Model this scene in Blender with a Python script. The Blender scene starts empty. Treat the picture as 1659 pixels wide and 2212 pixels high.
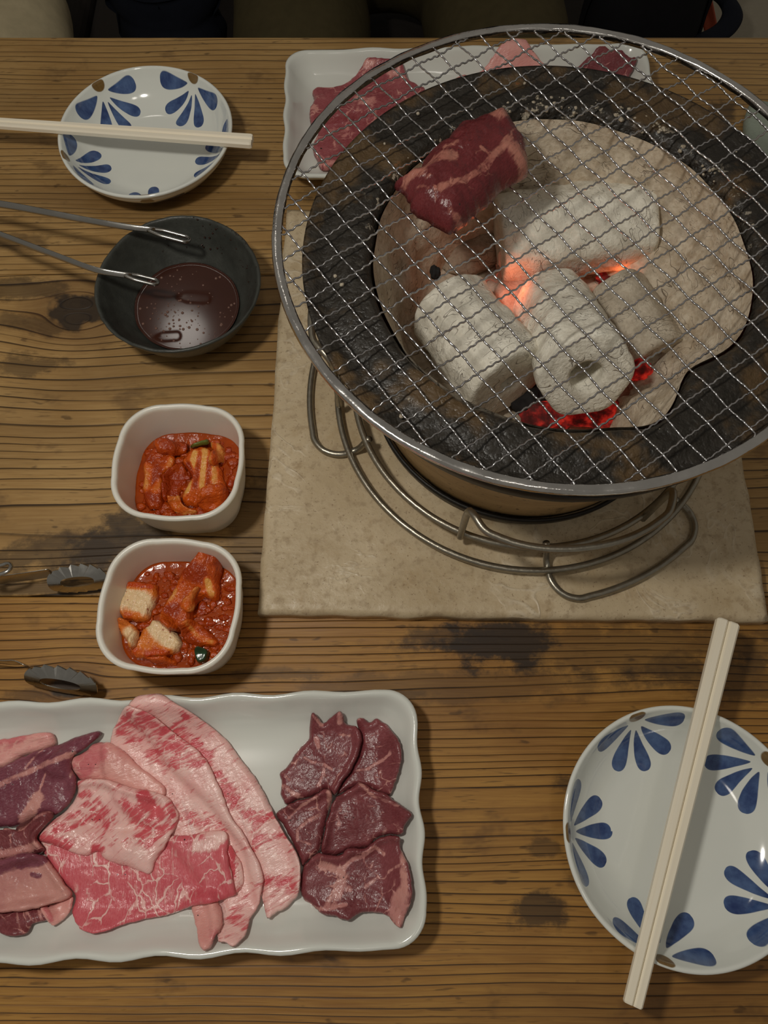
import bpy, bmesh, math, random
import numpy as np
from mathutils import Vector, Matrix, noise as mnoise

SC = bpy.context.scene
COL = SC.collection
R = math.radians
random.seed(7)
rng = np.random.default_rng(7)

# ------------------------------------------------------------------ camera
FPX = 1661.0; PITCH = R(69.2); CAMH = 0.45; PCX, PCY = 829.5, 1106.0
cam_d = bpy.data.cameras.new('camera')
cam_d.sensor_fit = 'VERTICAL'; cam_d.sensor_height = 24.0; cam_d.lens = 24.0 * FPX / 2212.0
cam_d.clip_start = 0.01
cam = bpy.data.objects.new('camera', cam_d); COL.objects.link(cam)
cam.location = (0, 0, CAMH); cam.rotation_euler = (R(90) - PITCH, 0, 0)
SC.camera = cam

# ------------------------------------------------------------------ world, lamps, exposure
world = bpy.data.worlds.new('world'); SC.world = world; world.use_nodes = True
bg = world.node_tree.nodes['Background']
bg.inputs['Color'].default_value = (1.0, 0.92, 0.80, 1); bg.inputs['Strength'].default_value = 0.15

def lamp(name, loc, watts, radius, col):
    d = bpy.data.lights.new(name, 'POINT'); d.energy = watts; d.shadow_soft_size = radius; d.color = col
    o = bpy.data.objects.new(name, d); COL.objects.link(o); o.location = loc
    return o
lamp('table_lamp_light', (-0.19, 0.11, 0.58), 5.0, 0.028, (1.0, 0.95, 0.86))
lamp('ceiling_lamp_light', (-0.584, 1.297, 1.50), 1.0, 0.06, (1.0, 0.93, 0.84))
lamp('ceiling_lamp_light', (0.10, -0.35, 1.45), 2.6, 0.08, (1.0, 0.93, 0.84))
SC.view_settings.view_transform = 'Standard'; SC.view_settings.look = 'None'
SC.view_settings.gamma = 1.0; SC.view_settings.use_curve_mapping = False
SC.view_settings.exposure = 0.0

# ------------------------------------------------------------------ photograph -> place
CF = np.array([0, math.cos(PITCH), -math.sin(PITCH)]); CU = np.array([0, math.sin(PITCH), math.cos(PITCH)]); CR = np.array([1., 0, 0])
CC = np.array([0, 0, CAMH])
def P(px, py, z):
    d = CF + CR * (px - PCX) / FPX - CU * (py - PCY) / FPX
    return CC + d * ((z - CAMH) / d[2])
def Qv(X, Y, Z):
    y = Y; z = Z - CAMH
    dep = y * CF[1] + z * CF[2]; up = y * CU[1] + z * CU[2]
    return PCX + FPX * X / dep, PCY - FPX * up / dep

# ------------------------------------------------------------------ node helpers
class V:
    def __init__(s, g, sock): s.g = g; s.s = sock
    def __add__(a, b): return a.g.m('ADD', a, b)
    __radd__ = __add__
    def __sub__(a, b): return a.g.m('SUBTRACT', a, b)
    def __rsub__(a, b): return a.g.m('SUBTRACT', b, a)
    def __mul__(a, b): return a.g.m('MULTIPLY', a, b)
    __rmul__ = __mul__
    def __truediv__(a, b): return a.g.m('DIVIDE', a, b)
    def __rtruediv__(a, b): return a.g.m('DIVIDE', b, a)
    def __neg__(a): return a.g.m('MULTIPLY', a, -1.0)
class G:
    def __init__(s, name):
        s.mat = bpy.data.materials.new(name); s.mat.use_nodes = True; s.t = s.mat.node_tree; s.t.nodes.clear()
        o = s.t.nodes.new('ShaderNodeOutputMaterial'); s.b = s.t.nodes.new('ShaderNodeBsdfPrincipled')
        s.t.links.new(s.b.outputs[0], o.inputs[0])
    def set(s, sock, v):
        if isinstance(v, V): s.t.links.new(v.s, sock)
        elif isinstance(v, tuple) and len(v) == 3 and sock.type == 'RGBA': sock.default_value = (*v, 1)
        else: sock.default_value = v
    def p(s, **kw):
        for k, v in kw.items(): s.set(s.b.inputs[k.replace('_', ' ')], v)
        return s
    def m(s, op, a, b=None, c=None):
        n = s.t.nodes.new('ShaderNodeMath'); n.operation = op; s.set(n.inputs[0], a)
        if b is not None: s.set(n.inputs[1], b)
        if c is not None: s.set(n.inputs[2], c)
        return V(s, n.outputs[0])
    def sm(s, e0, e1, x, to0=0.0, to1=1.0):
        n = s.t.nodes.new('ShaderNodeMapRange'); n.interpolation_type = 'SMOOTHSTEP'
        s.set(n.inputs['Value'], x); s.set(n.inputs['From Min'], e0); s.set(n.inputs['From Max'], e1)
        s.set(n.inputs['To Min'], to0); s.set(n.inputs['To Max'], to1)
        return V(s, n.outputs[0])
    def mix(s, f, a, b):
        n = s.t.nodes.new('ShaderNodeMix'); n.data_type = 'RGBA'
        s.set(n.inputs[0], f); s.set(n.inputs[6], a); s.set(n.inputs[7], b)
        return V(s, n.outputs[2])
    def coord(s, kind='Object'):
        n = s.t.nodes.new('ShaderNodeTexCoord'); return V(s, n.outputs[kind])
    def xyz(s, v):
        n = s.t.nodes.new('ShaderNodeSeparateXYZ'); s.set(n.inputs[0], v); return [V(s, o) for o in n.outputs]
    def vec(s, x, y, z=0.0):
        n = s.t.nodes.new('ShaderNodeCombineXYZ')
        for i, q in enumerate((x, y, z)): s.set(n.inputs[i], q)
        return V(s, n.outputs[0])
    def noise(s, v, scale, detail=2.0, rough=0.5, dist=0.0):
        n = s.t.nodes.new('ShaderNodeTexNoise'); s.set(n.inputs['Vector'], v); s.set(n.inputs['Scale'], scale)
        n.inputs['Detail'].default_value = detail; n.inputs['Roughness'].default_value = rough; n.inputs['Distortion'].default_value = dist
        return V(s, n.outputs[0])
    def voro(s, v, scale, feature='DISTANCE_TO_EDGE', rnd=1.0):
        n = s.t.nodes.new('ShaderNodeTexVoronoi'); n.feature = feature; s.set(n.inputs['Vector'], v); n.inputs['Scale'].default_value = scale
        n.inputs['Randomness'].default_value = rnd
        return V(s, n.outputs['Distance'])
    def attr(s, name):
        n = s.t.nodes.new('ShaderNodeAttribute'); n.attribute_name = name; return V(s, n.outputs['Fac'])
    def bump(s, h, strength=0.3, dist=0.001):
        n = s.t.nodes.new('ShaderNodeBump'); n.inputs['Strength'].default_value = strength; n.inputs['Distance'].default_value = dist
        s.set(n.inputs['Height'], h); s.t.links.new(n.outputs[0], s.b.inputs['Normal'])
        return s

def sr(r, g, b):
    f = lambda c: (c / 255 / 12.92) if c / 255 <= 0.04045 else ((c / 255 + 0.055) / 1.055) ** 2.4
    return (f(r), f(g), f(b))

def plain(name, col, rough=0.5, metal=0.0, var=0.0, scale=200.0, bump=0.0, **kw):
    g = G(name); c = g.coord()
    n = g.noise(c, scale, 3.0)
    d = tuple(x * (1 - var) for x in col); l = tuple(min(1, x * (1 + var)) for x in col)
    g.p(Base_Color=g.mix(n, d, l), Roughness=rough, Metallic=metal, **kw)
    if bump: g.bump(n, bump, 0.001)
    return g.mat

# ------------------------------------------------------------------ mesh helpers
def link(o, parent=None, loc=None):
    COL.objects.link(o)
    if loc is not None: o.location = loc
    if parent is not None: o.parent = parent
    return o
def mesh(name, vs, fs, mat=None, parent=None, loc=None, smooth=True, attrs=None):
    me = bpy.data.meshes.new(name)
    me.from_pydata([tuple(map(float, v)) for v in vs], [], [tuple(map(int, f)) for f in fs])
    if smooth: me.polygons.foreach_set('use_smooth', [True] * len(me.polygons))
    if attrs:
        for k, a in attrs.items():
            at = me.attributes.new(k, 'FLOAT', 'POINT'); at.data.foreach_set('value', np.asarray(a, dtype=np.float32))
    me.update()
    o = bpy.data.objects.new(name, me)
    if mat: me.materials.append(mat)
    return link(o, parent, loc)
def tag(o, label=None, cat=None, group=None, kind=None):
    if label: o['label'] = label
    if cat: o['category'] = cat
    if group: o['group'] = group
    if kind: o['kind'] = kind
    return o
def empty(name, loc, label=None, cat=None, group=None, rz=0.0):
    o = bpy.data.objects.new(name, None); o.empty_display_size = 0.02
    link(o, None, loc); o.rotation_euler = (0, 0, rz)
    return tag(o, label, cat, group)
def lathe(prof, n=96, closed=False, fr=None, fz=None):
    """revolve (r, z) pairs; a radius of 0 makes a pole"""
    vs = []; rings = []
    for k, (r, z) in enumerate(prof):
        if r <= 1e-7: rings.append([len(vs)]); vs.append((0, 0, z)); continue
        ids = []
        for i in range(n):
            a = 2 * math.pi * i / n
            rr = r * (fr(a, k) if fr else 1.0); zz = z + (fz(a, k) if fz else 0.0)
            ids.append(len(vs)); vs.append((rr * math.cos(a), rr * math.sin(a), zz))
        rings.append(ids)
    fs = []
    m = len(rings)
    for k in range(m if closed else m - 1):
        A, B = rings[k], rings[(k + 1) % m]
        if len(A) == 1 and len(B) == 1: continue
        for i in range(n):
            j = (i + 1) % n
            if len(A) == 1: fs.append((A[0], B[j], B[i]))
            elif len(B) == 1: fs.append((A[i], A[j], B[0]))
            else: fs.append((A[i], A[j], B[j], B[i]))
    return vs, fs
def tube(pts, rad, n=8, closed=False, flat=1.0, caps=True):
    pts = [np.array(p, float) for p in pts]; m = len(pts)
    vs = []; fs = []
    tang = []
    for i in range(m):
        a = pts[(i - 1) % m] if (closed or i > 0) else pts[i]; b = pts[(i + 1) % m] if (closed or i < m - 1) else pts[i]
        t = b - a; tang.append(t / (np.linalg.norm(t) + 1e-12))
    up = np.array([0, 0, 1.0])
    if abs(tang[0] @ up) > 0.9: up = np.array([1.0, 0, 0])
    nrm = up - tang[0] * (up @ tang[0]); nrm /= np.linalg.norm(nrm)
    for i in range(m):
        nrm = nrm - tang[i] * (nrm @ tang[i]); nrm /= np.linalg.norm(nrm)
        bi = np.cross(tang[i], nrm)
        r = rad[i] if hasattr(rad, '__len__') else rad
        for k in range(n):
            a = 2 * math.pi * k / n
            vs.append(pts[i] + nrm * (r * math.cos(a) * flat) + bi * (r * math.sin(a)))
    for i in range(m if closed else m - 1):
        for k in range(n):
            a = i * n + k; b = i * n + (k + 1) % n; c = ((i + 1) % m) * n
            fs.append((a, b, c + (k + 1) % n, c + k))
    if caps and not closed:
        fs.append(tuple(range(n))[::-1]); fs.append(tuple((m - 1) * n + k for k in range(n)))
    return vs, fs
def join(*parts):
    vs = []; fs = []
    for a, b in parts:
        o = len(vs); vs += list(a); fs += [tuple(i + o for i in f) for f in b]
    return vs, fs
def spline(pts, n, closed=False):
    p = np.array(pts, float); m = len(p)
    if closed: ext = np.vstack([p[-1], p, p[0], p[1]])
    else: ext = np.vstack([2 * p[0] - p[1], p, 2 * p[-1] - p[-2]])
    segs = m if closed else m - 1
    dense = []
    for i in range(segs):
        a, b, c, d = ext[i:i + 4]
        for t in np.linspace(0, 1, 24, endpoint=False):
            dense.append(0.5 * (2 * b + (c - a) * t + (2 * a - 5 * b + 4 * c - d) * t * t + (-a + 3 * b - 3 * c + d) * t ** 3))
    if not closed: dense.append(p[-1])
    dense = np.array(dense)
    if closed: dense = np.vstack([dense, dense[0]])
    s = np.concatenate([[0], np.cumsum(np.linalg.norm(np.diff(dense, axis=0), axis=1))])
    q = np.linspace(0, s[-1], n, endpoint=not closed)
    return np.stack([np.interp(q, s, dense[:, k]) for k in range(p.shape[1])], 1)
def nz(x, y, z=0.0): return mnoise.noise(Vector((x, y, z)))
def bevel_box(name, x0, x1, y0, y1, z0, z1, bev, mat, parent=None, loc=None, seg=2, jit=0.0):
    bm = bmesh.new()
    bmesh.ops.create_cube(bm, size=1.0)
    for v in bm.verts:
        v.co = Vector((x0 + (v.co.x + .5) * (x1 - x0), y0 + (v.co.y + .5) * (y1 - y0), z0 + (v.co.z + .5) * (z1 - z0)))
        if jit: v.co += Vector((random.uniform(-jit, jit), random.uniform(-jit, jit), 0))
    bmesh.ops.bevel(bm, geom=list(bm.edges), offset=bev, segments=seg, affect='EDGES', profile=0.5)
    me = bpy.data.meshes.new(name); bm.to_mesh(me); bm.free()
    me.materials.append(mat)
    o = bpy.data.objects.new(name, me)
    return link(o, parent, loc)
def rrect(a, b, c, wave=None, ns=36, nc=10):
    """rounded rectangle outline, wave(side, t) pushes it along its normal"""
    pts = []
    c = max(c, 0.0005)
    for q, (sx, sy) in enumerate(((1, -1), (1, 1), (-1, 1), (-1, -1))):
        # side q then corner q
        if q == 0: A, B, nn = (a, -b + c), (a, b - c), (1, 0)
        elif q == 1: A, B, nn = (a - c, b), (-a + c, b), (0, 1)
        elif q == 2: A, B, nn = (-a, b - c), (-a, -b + c), (-1, 0)
        else: A, B, nn = (-a + c, -b), (a - c, -b), (0, -1)
        for k in range(ns):
            t = k / ns; w = wave(q, t) if wave else 0.0
            pts.append((A[0] + (B[0] - A[0]) * t + nn[0] * w, A[1] + (B[1] - A[1]) * t + nn[1] * w))
        a0 = q * math.pi / 2
        cx, cy = ((a - c, b - c), (-a + c, b - c), (-a + c, -b + c), (a - c, -b + c))[q]
        for k in range(nc):
            an = a0 + (k / nc) * math.pi / 2; w = wave(q, 1.0) if wave else 0.0
            pts.append((cx + (c + w) * math.cos(an), cy + (c + w) * math.sin(an)))
    return pts
def loft(rings, cap0=True, cap1=True):
    n = len(rings[0]); vs = [p for r in rings for p in r]; fs = []
    for k in range(len(rings) - 1):
        for i in range(n):
            j = (i + 1) % n
            fs.append((k * n + i, k * n + j, (k + 1) * n + j, (k + 1) * n + i))
    def cap(k, flip):
        cpt = np.mean(np.array(rings[k]), 0); vs.append(tuple(cpt)); c = len(vs) - 1
        for i in range(n):
            j = (i + 1) % n
            fs.append((c, k * n + j, k * n + i) if not flip else (c, k * n + i, k * n + j))
    if cap0: cap(0, False)
    if cap1: cap(len(rings) - 1, True)
    return vs, fs

# ------------------------------------------------------------------ materials: wood
def wood(name, freq, knots, stains, light, mid, dark, seed, lines=0.95, curve=0.004):
    g = G(name)
    x, y, z = g.xyz(g.coord())
    wob = (g.noise(g.vec(x * 3.0, y * 7.0, seed), 1.0, 2.0) - 0.5) * curve * 4 + (g.noise(g.vec(x * 14.0, y * 40.0, seed + 3), 1.0, 2.0) - 0.5) * curve * 0.35
    ye = y + wob
    kdark = None
    for (kx, ky, r, asp) in knots:
        dx = (x - kx) / asp; dy = y - ky
        d2 = dx * dx + dy * dy
        ye = ye - dy * (r * r) / (d2 + (r * 0.55) ** 2)
        dist = g.m('SQRT', d2) + (g.noise(g.vec(x * 70, y * 70, seed), 1.0, 3.0) - 0.5) * r * 1.3
        k = g.sm(r * 1.0, r * 0.72, dist)
        halo = g.sm(r * 2.6, r * 0.8, dist)
        kdark = k if kdark is None else g.m('MAXIMUM', kdark, k)
        khal = halo if 'khal' not in locals() else g.m('MAXIMUM', khal, halo)
    fvar = g.noise(g.vec(x * 1.2, ye * 30, seed + 9), 1.0, 1.0)
    ph = ye * freq + fvar * 4.6 + g.noise(g.vec(x * .8, ye * 11, seed + 17), 1.0, 1.0) * 4.0
    t = g.m('FRACT', ph)
    linev = g.noise(g.vec(x * 4.0, ye * 90, seed + 5), 1.0, 2.0)
    line = g.sm(0.80, 0.945, t) * g.sm(1.0, 0.965, t) * g.sm(0.22, 0.55, linev)
    late = g.sm(0.25, 0.93, t) * g.sm(1.0, 0.95, t)
    fib = g.noise(g.vec(x * 30, ye * 900, seed), 1.0, 3.0, 0.6)
    mott = g.noise(g.vec(x * 9, y * 16, seed + 2), 1.0, 4.0, 0.6)
    patch = g.noise(g.vec(x * 3.2, y * 12, seed + 7), 1.0, 2.0)
    col = g.mix(g.sm(0.3, 0.72, mott * 0.55 + fib * 0.45), mid, light)
    col = g.mix(late * 0.45, col, mid)
    col = g.mix(g.sm(0.5, 0.75, patch) * 0.55, col, dark)
    col = g.mix(line * lines, col, tuple(c * 0.30 for c in dark))
    dash = g.sm(.60, .70, g.noise(g.vec(x * 55, ye * 650, seed + 21), 1.0, 2, .5)) * g.sm(.42, .6, mott)
    col = g.mix(dash * .5, col, tuple(c * 0.55 for c in dark))
    blot = g.sm(.56, .70, g.noise(g.vec(x * 22, y * 34, seed + 31), 1.0, 4, .65))
    col = g.mix(blot * .42, col, dark)
    pore = g.sm(0.66, 0.74, g.noise(g.vec(x * 60, y * 170, seed + 11), 1.0, 2.0, 0.5))
    col = g.mix(pore * 0.55, col, tuple(c * 0.5 for c in dark))
    if kdark is not None:
        col = g.mix(khal * 0.5, col, (dark[0] * 1.3, dark[1] * 1.05, dark[2] * 0.9))
        col = g.mix(kdark * 0.88, col, sr(38, 32, 27))
    for (sx, sy, rx, ry, amt, rot) in stains:
        dx = x - sx; dy = y - sy
        c_, s_ = math.cos(rot), math.sin(rot)
        u = (dx * c_ + dy * s_) / rx; w = (dy * c_ - dx * s_) / ry
        d = g.m('SQRT', u * u + w * w) + (g.noise(g.vec(x * 45, y * 60, seed + 13), 1.0, 5.0, 0.68) - 0.5) * 2.2
        col = g.mix(g.sm(.92, 0.45, d) * amt, col, sr(44, 33, 24))
    g.p(Base_Color=col, Roughness=g.sm(0.2, 0.8, mott, 0.42, 0.62), Specular_IOR_Level=0.4)
    h = (1.0 - line) * 1.0 + fib * 0.35 + late * 0.25
    if kdark is not None: h = h - kdark * 0.4
    g.bump(h, 0.55, 0.0006)
    return g.mat

W_L, W_M, W_D = sr(190, 154, 98), sr(154, 117, 66), sr(76, 52, 30)
def kn(px, py, r, asp=1.6):
    q = P(px, py, 0); return (float(q[0]), float(q[1]), r, asp)
def st(px, py, rx, ry, amt, rot=0.0):
    q = P(px, py, 0); return (float(q[0]), float(q[1]), rx, ry, amt, R(rot))
JY1, JY2 = 0.3515, 0.1168
M_WOOD_FAR = wood('pine_far', 190, [], [st(1560, 240, .016, .016, .7), st(700, 420, .03, .012, .4), st(40, 520, .03, .012, .45), st(1500, 150, .03, .008, .5)], W_L, W_M, W_D, 1.0, lines=.72)
M_WOOD_MID = wood('pine_middle', 120, [kn(168, 672, .0165, 1.35)],
                  [st(60, 790, .03, .012, .55), st(255, 1165, .05, .022, .8, 25), st(130, 1190, .06, .018, .6, 10), st(540, 1150, .03, .05, .45), st(80, 1270, .1, .007, .6), st(50, 625, .05, .012, .6), st(60, 700, .035, .010, .5, -12)],
                  W_L, W_M, W_D, 12.0, curve=0.007)
M_WOOD_NEAR = wood('pine_near', 205, [kn(150, 1482, .008, 1.5)],
                   [st(1070, 1388, .046, .021, .92), st(960, 1375, .035, .010, .6), st(1350, 1400, .16, .022, .42), st(1000, 1480, .13, .014, .35), st(1560, 1460, .06, .02, .45), st(1175, 1965, .022, .012, .75), st(1225, 1690, .014, .006, .55), st(1180, 1830, .013, .006, .5), st(735, 1505, .005, .003, .9), st(870, 1500, .02, .004, .4),
                    st(600, 1455, .05, .005, .4), st(60, 1500, .02, .006, .45), st(1245, 1900, .01, .01, .4)], sr(182, 136, 66), sr(142, 97, 42), sr(68, 42, 20), 23.0)

# ------------------------------------------------------------------ setting: floor, table, bench
fl = plain('floor_concrete', sr(120, 112, 98), 0.7, var=0.15, scale=12)
tag(mesh('floor', [(-3, -2, -.70), (3, -2, -.70), (3, 4, -.70), (-3, 4, -.70)], [(0, 1, 2, 3)], fl, smooth=False), kind='structure')

table = empty('dining_table', (0, 0, -.70), 'golden brown plank dining table with dark grain lines carrying all the dishes', 'table')
def plank(y0, y1, mat):
    # long plank with softly rounded worn edges, shallowly uneven along its length
    bm = bmesh.new(); bmesh.ops.create_cube(bm, size=1.0)
    for v in bm.verts:
        v.co = Vector((v.co.x * 1.5, y0 + (v.co.y + .5) * (y1 - y0), -.04 + (v.co.z + .5) * .04))
    bmesh.ops.bevel(bm, geom=list(bm.edges), offset=.0013, segments=3, affect='EDGES', profile=0.5)
    me = bpy.data.meshes.new('plank'); bm.to_mesh(me); bm.free(); me.materials.append(mat)
    o = bpy.data.objects.new('plank', me); link(o, table, (0, 0, .70)); return o
plank(JY1 + .0002, .5865, M_WOOD_FAR); plank(JY2 + .0002, JY1 - .0002, M_WOOD_MID); plank(-.125, JY2 - .0002, M_WOOD_NEAR)
m_leg = plain('table_leg_wood', sr(96, 66, 36), 0.6, var=0.25, scale=30)
for sx in (-.70, .64):
    for sy in (-.09, .49):
        bevel_box('leg', sx, sx + .06, sy, sy + .06, 0, .66, .003, m_leg, table)
for sy in (-.075, .52):
    bevel_box('apron', -.64, .64, sy, sy + .022, .58, .66, .002, m_leg, table)

# ------------------------------------------------------------------ stone tile under the grill
def stone():
    g = G('stone_tile'); c = g.coord(); x, y, z = g.xyz(c)
    n1 = g.noise(c, 14, 4, .6); n2 = g.noise(c, 160, 4, .65); n3 = g.noise(c, 700, 2, .6)
    col = g.mix(g.sm(.3, .7, n1), sr(186, 166, 132), sr(212, 194, 162))
    col = g.mix(g.sm(.48, .70, n2) * .6, col, sr(156, 134, 104))
    col = g.mix(g.sm(.5, .7, g.noise(c, 48, 4, .65)) * .45, col, sr(170, 144, 104))
    col = g.mix(g.sm(.63, .72, n3) * .6, col, sr(120, 92, 62))
    vein = g.sm(.03, .0, g.m('ABSOLUTE', g.noise(c, 22, 3, .6, 1.2) - .5)) * g.sm(.45, .6, n1)
    col = g.mix(vein * .35, col, sr(225, 214, 192))
    spot = g.sm(.74, .78, g.noise(c, 90, 2, .5))
    col = g.mix(spot * .6, col, sr(96, 74, 50))
    g.p(Base_Color=col, Roughness=g.sm(.35, .65, n2, .38, .6), Specular_IOR_Level=.45)
    g.bump(n1 * 1.5 + n2 * .7 + vein * .5, .6, .0010)
    return g.mat
TC = np.array([.0765, .2490]); TROT = math.atan2(.10017 - .10427, .22546 + .07352)
nt = 72; ha, hb = .1497, .1487
vs = []; fs = []
for j in range(nt + 1):
    for i in range(nt + 1):
        u = -ha + 2 * ha * i / nt; w = -hb + 2 * hb * j / nt
        e = min(i, j, nt - i, nt - j)
        z = .012 + .00035 * nz(u * 30, w * 30) + .0002 * nz(u * 120, w * 120, 3)
        if e == 0:
            k = .0012 + .0016 * max(0, nz(u * 60, w * 60, 8)); z -= k
            u *= 1 - .0012 / ha * (1 + nz(u * 50, w * 50, 5)); w *= 1 - .0012 / hb * (1 + nz(u * 50, w * 50, 6))
        vs.append((u, w, z))
for j in range(nt):
    for i in range(nt):
        a = j * (nt + 1) + i; fs.append((a, a + 1, a + nt + 2, a + nt + 1))
border = [i for i in range(nt + 1)] + [j * (nt + 1) + nt for j in range(1, nt + 1)] + [nt * (nt + 1) + i for i in range(nt - 1, -1, -1)] + [j * (nt + 1) for j in range(nt - 1, 0, -1)]
b0 = len(vs)
for i in border: vs.append((vs[i][0], vs[i][1], 0))
for k in range(len(border)):
    k2 = (k + 1) % len(border); fs.append((border[k], b0 + k, b0 + k2, border[k2]))
fs.append(tuple(b0 + k for k in range(len(border)))[::-1])
tile = mesh('stone_tile', vs, fs, stone(), loc=(TC[0], TC[1], 0)); tile.rotation_euler.z = TROT
tag(tile, 'square beige stone tile laid on the table under the charcoal grill', 'tile')

# ------------------------------------------------------------------ charcoal grill (shichirin)
GX, GY = .088, .252
GZ = .0124
def charred():
    g = G('charred_rim'); c = g.coord(); x, y, z = g.xyz(c)
    n1 = g.noise(c, 26, 4, .6); n2 = g.noise(c, 240, 3, .65); n3 = g.noise(c, 60, 4, .7)
    col = g.mix(n2, sr(15, 13, 11), sr(52, 46, 37))
    rust = g.sm(.50, .62, n1)
    col = g.mix(rust * .6, col, sr(104, 80, 48))
    col = g.mix(g.sm(.62, .70, n3) * rust * .6, col, sr(140, 84, 42))
    # ash dusting towards the far side of the mouth
    rad = g.m('SQRT', x * x + y * y)
    ashp = g.sm(.60, .66, g.noise(c, 130, 4, .7)) * g.sm(.108, .098, rad) * g.sm(-.02, .05, y)
    col = g.mix(ashp, col, sr(170, 160, 142))
    g.p(Base_Color=col, Roughness=g.sm(.35, .7, n2, .36, .85), Specular_IOR_Level=.5)
    g.bump(n2 * .8 + n3, .8, .0016)
    return g.mat
def clay():
    g = G('diatomite_clay'); c = g.coord(); x, y, z = g.xyz(c)
    n = g.noise(g.vec(x * 6, y * 6, z * 50), 3, 4, .6); n2 = g.noise(c, 220, 3, .6); n3 = g.noise(c, 38, 3, .6)
    col = g.mix(n, sr(158, 126, 82), sr(206, 176, 126))
    col = g.mix(g.sm(.62, .7, n2) * .8, col, sr(70, 48, 28))
    col = g.mix(g.sm(.62, .75, n3) * .6, col, sr(60, 44, 30))
    g.p(Base_Color=col, Roughness=.6); g.bump(n2, .4, .0008)
    return g.mat
def ash(name, a, b, cracks=0.5, scale=60, glow=None):
    """pale wood ash with a fine web of cracks; glow = list of (centre, radius) where embers show through the cracks"""
    g = G(name); c = g.coord()
    n1 = g.noise(c, scale, 4, .6); n2 = g.noise(c, scale * 7, 3, .6)
    col = g.mix(g.sm(.3, .7, n1 * .6 + n2 * .4), b, a)
    x_, y_, z_ = g.xyz(c)
    r1 = g.m('ABSOLUTE', g.noise(g.vec(x_ * 70, y_ * 70, z_ * 210), 1.0, 1, .5, .25) - .5)
    r2 = g.m('ABSOLUTE', g.noise(g.vec(x_ * 190 + 7, y_ * 190, z_ * 340), 1.0, 1, .5, .2) - .5)
    crk = g.m('MAXIMUM', g.sm(.012, .001, r1) * g.sm(.50, .60, g.noise(c, 50, 2, .5)), g.sm(.014, .002, r2) * g.sm(.54, .62, g.noise(c, 75, 2, .5)) * .7)
    col = g.mix(crk * cracks, col, sr(96, 66, 52))
    pit = g.sm(.68, .74, g.noise(c, 330, 2, .5))
    col = g.mix(pit * .35, col, sr(110, 98, 84))
    g.p(Base_Color=col, Roughness=.95, Specular_IOR_Level=.1)
    if glow:
        geo = g.t.nodes.new('ShaderNodeNewGeometry'); px, py, pz = g.xyz(V(g, geo.outputs['Position'])) if False else g.xyz(c)
        tot = None
        for (cx, cy, cz), r in glow:
            d = g.m('SQRT', (px - cx) * (px - cx) + (py - cy) * (py - cy) + (pz - cz) * (pz - cz))
            q = g.sm(r, r * .15, d); tot = q if tot is None else g.m('MAXIMUM', tot, q)
        em = tot * (crk * 1.0 + g.sm(.4, .75, n1) * .16 * tot)
        g.p(Emission_Color=(1.0, .15, .085), Emission_Strength=em * 1.0)
    g.bump(n1 + n2 * .5 - crk * .9, .75, .0016)
    return g.mat
M_CHAR = charred(); M_CLAY = clay()
M_ASHBED = ash('ash_bed', sr(216, 204, 184), sr(172, 154, 130), .45, 55)
M_BAND = plain('sooty_band', sr(34, 31, 27), .5, .3, var=.5, scale=120, bump=.5)

grill = empty('charcoal_grill', (GX, GY, GZ), 'round clay charcoal grill with a charred black rim standing on the stone tile', 'grill')
def inner_r(a):
    d = math.degrees(a) % 360
    bump = math.exp(-((d - 312) / 13) ** 2) * .010 - math.exp(-((d - 292) / 9) ** 2) * .004
    return .0945 - bump + .0012 * nz(math.cos(a) * 4, math.sin(a) * 4)
def zl(z): return z - GZ
# outer body
body_prof = [(0, .004), (.088, .004), (.092, .006), (.0955, .030), (.1075, .07), (.1190, .112)]
v_, f_ = lathe([(r, z) for r, z in body_prof], 96)
mesh('body', v_, f_, M_CLAY, grill)
v_, f_ = lathe([(.0925, .004), (.0952, .004), (.0965, .012), (.0945, .0125)], 96, closed=True)
mesh('base_band', v_, f_, M_BAND, grill)
v_, f_ = lathe([(.1175, zl(.118)), (.1205, zl(.1165)), (.1245, zl(.128)), (.1262, zl(.1375)), (.1235, zl(.1385))], 128, closed=True)
mesh('metal_band', v_, f_, M_BAND, grill)
# charred rim, uneven
def rim_vs():
    prof = []
    for k in range(26): prof.append(k / 25)
    vs = []; n = 200
    for t in prof:
        for i in range(n):
            a = 2 * math.pi * i / n
            ri = inner_r(a); ro = .1282
            ca, sa = math.cos(a), math.sin(a)
            if t < .12:
                u = t / .12; r = ro - .003 * (1 - u) * (1 - u); z = .1360 + .0055 * math.sqrt(max(0, 1 - (1 - u) ** 2))
            else:
                u = (t - .12) / .88; r = ro + (ri - ro) * u
                z = .1415 - .0022 * math.sin(min(1, u * 1.6) * math.pi) ** 2 + .0008 * u
                if u > .88: z -= ((u - .88) / .12) ** 2 * .006
                z += .0011 * nz(r * ca * 90, r * sa * 90) * min(1, u * 4) + .0006 * nz(r * ca * 300, r * sa * 300, 4) * min(1, u * 4)
            vs.append((r * ca, r * sa, zl(min(z, .1440))))
    fs = []
    for k in range(len(prof) - 1):
        for i in range(n):
            j = (i + 1) % n; fs.append((k * n + i, k * n + j, (k + 1) * n + j, (k + 1) * n + i))
    return vs, fs
v_, f_ = rim_vs(); mesh('charred_rim', v_, f_, M_CHAR, grill)
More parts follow.
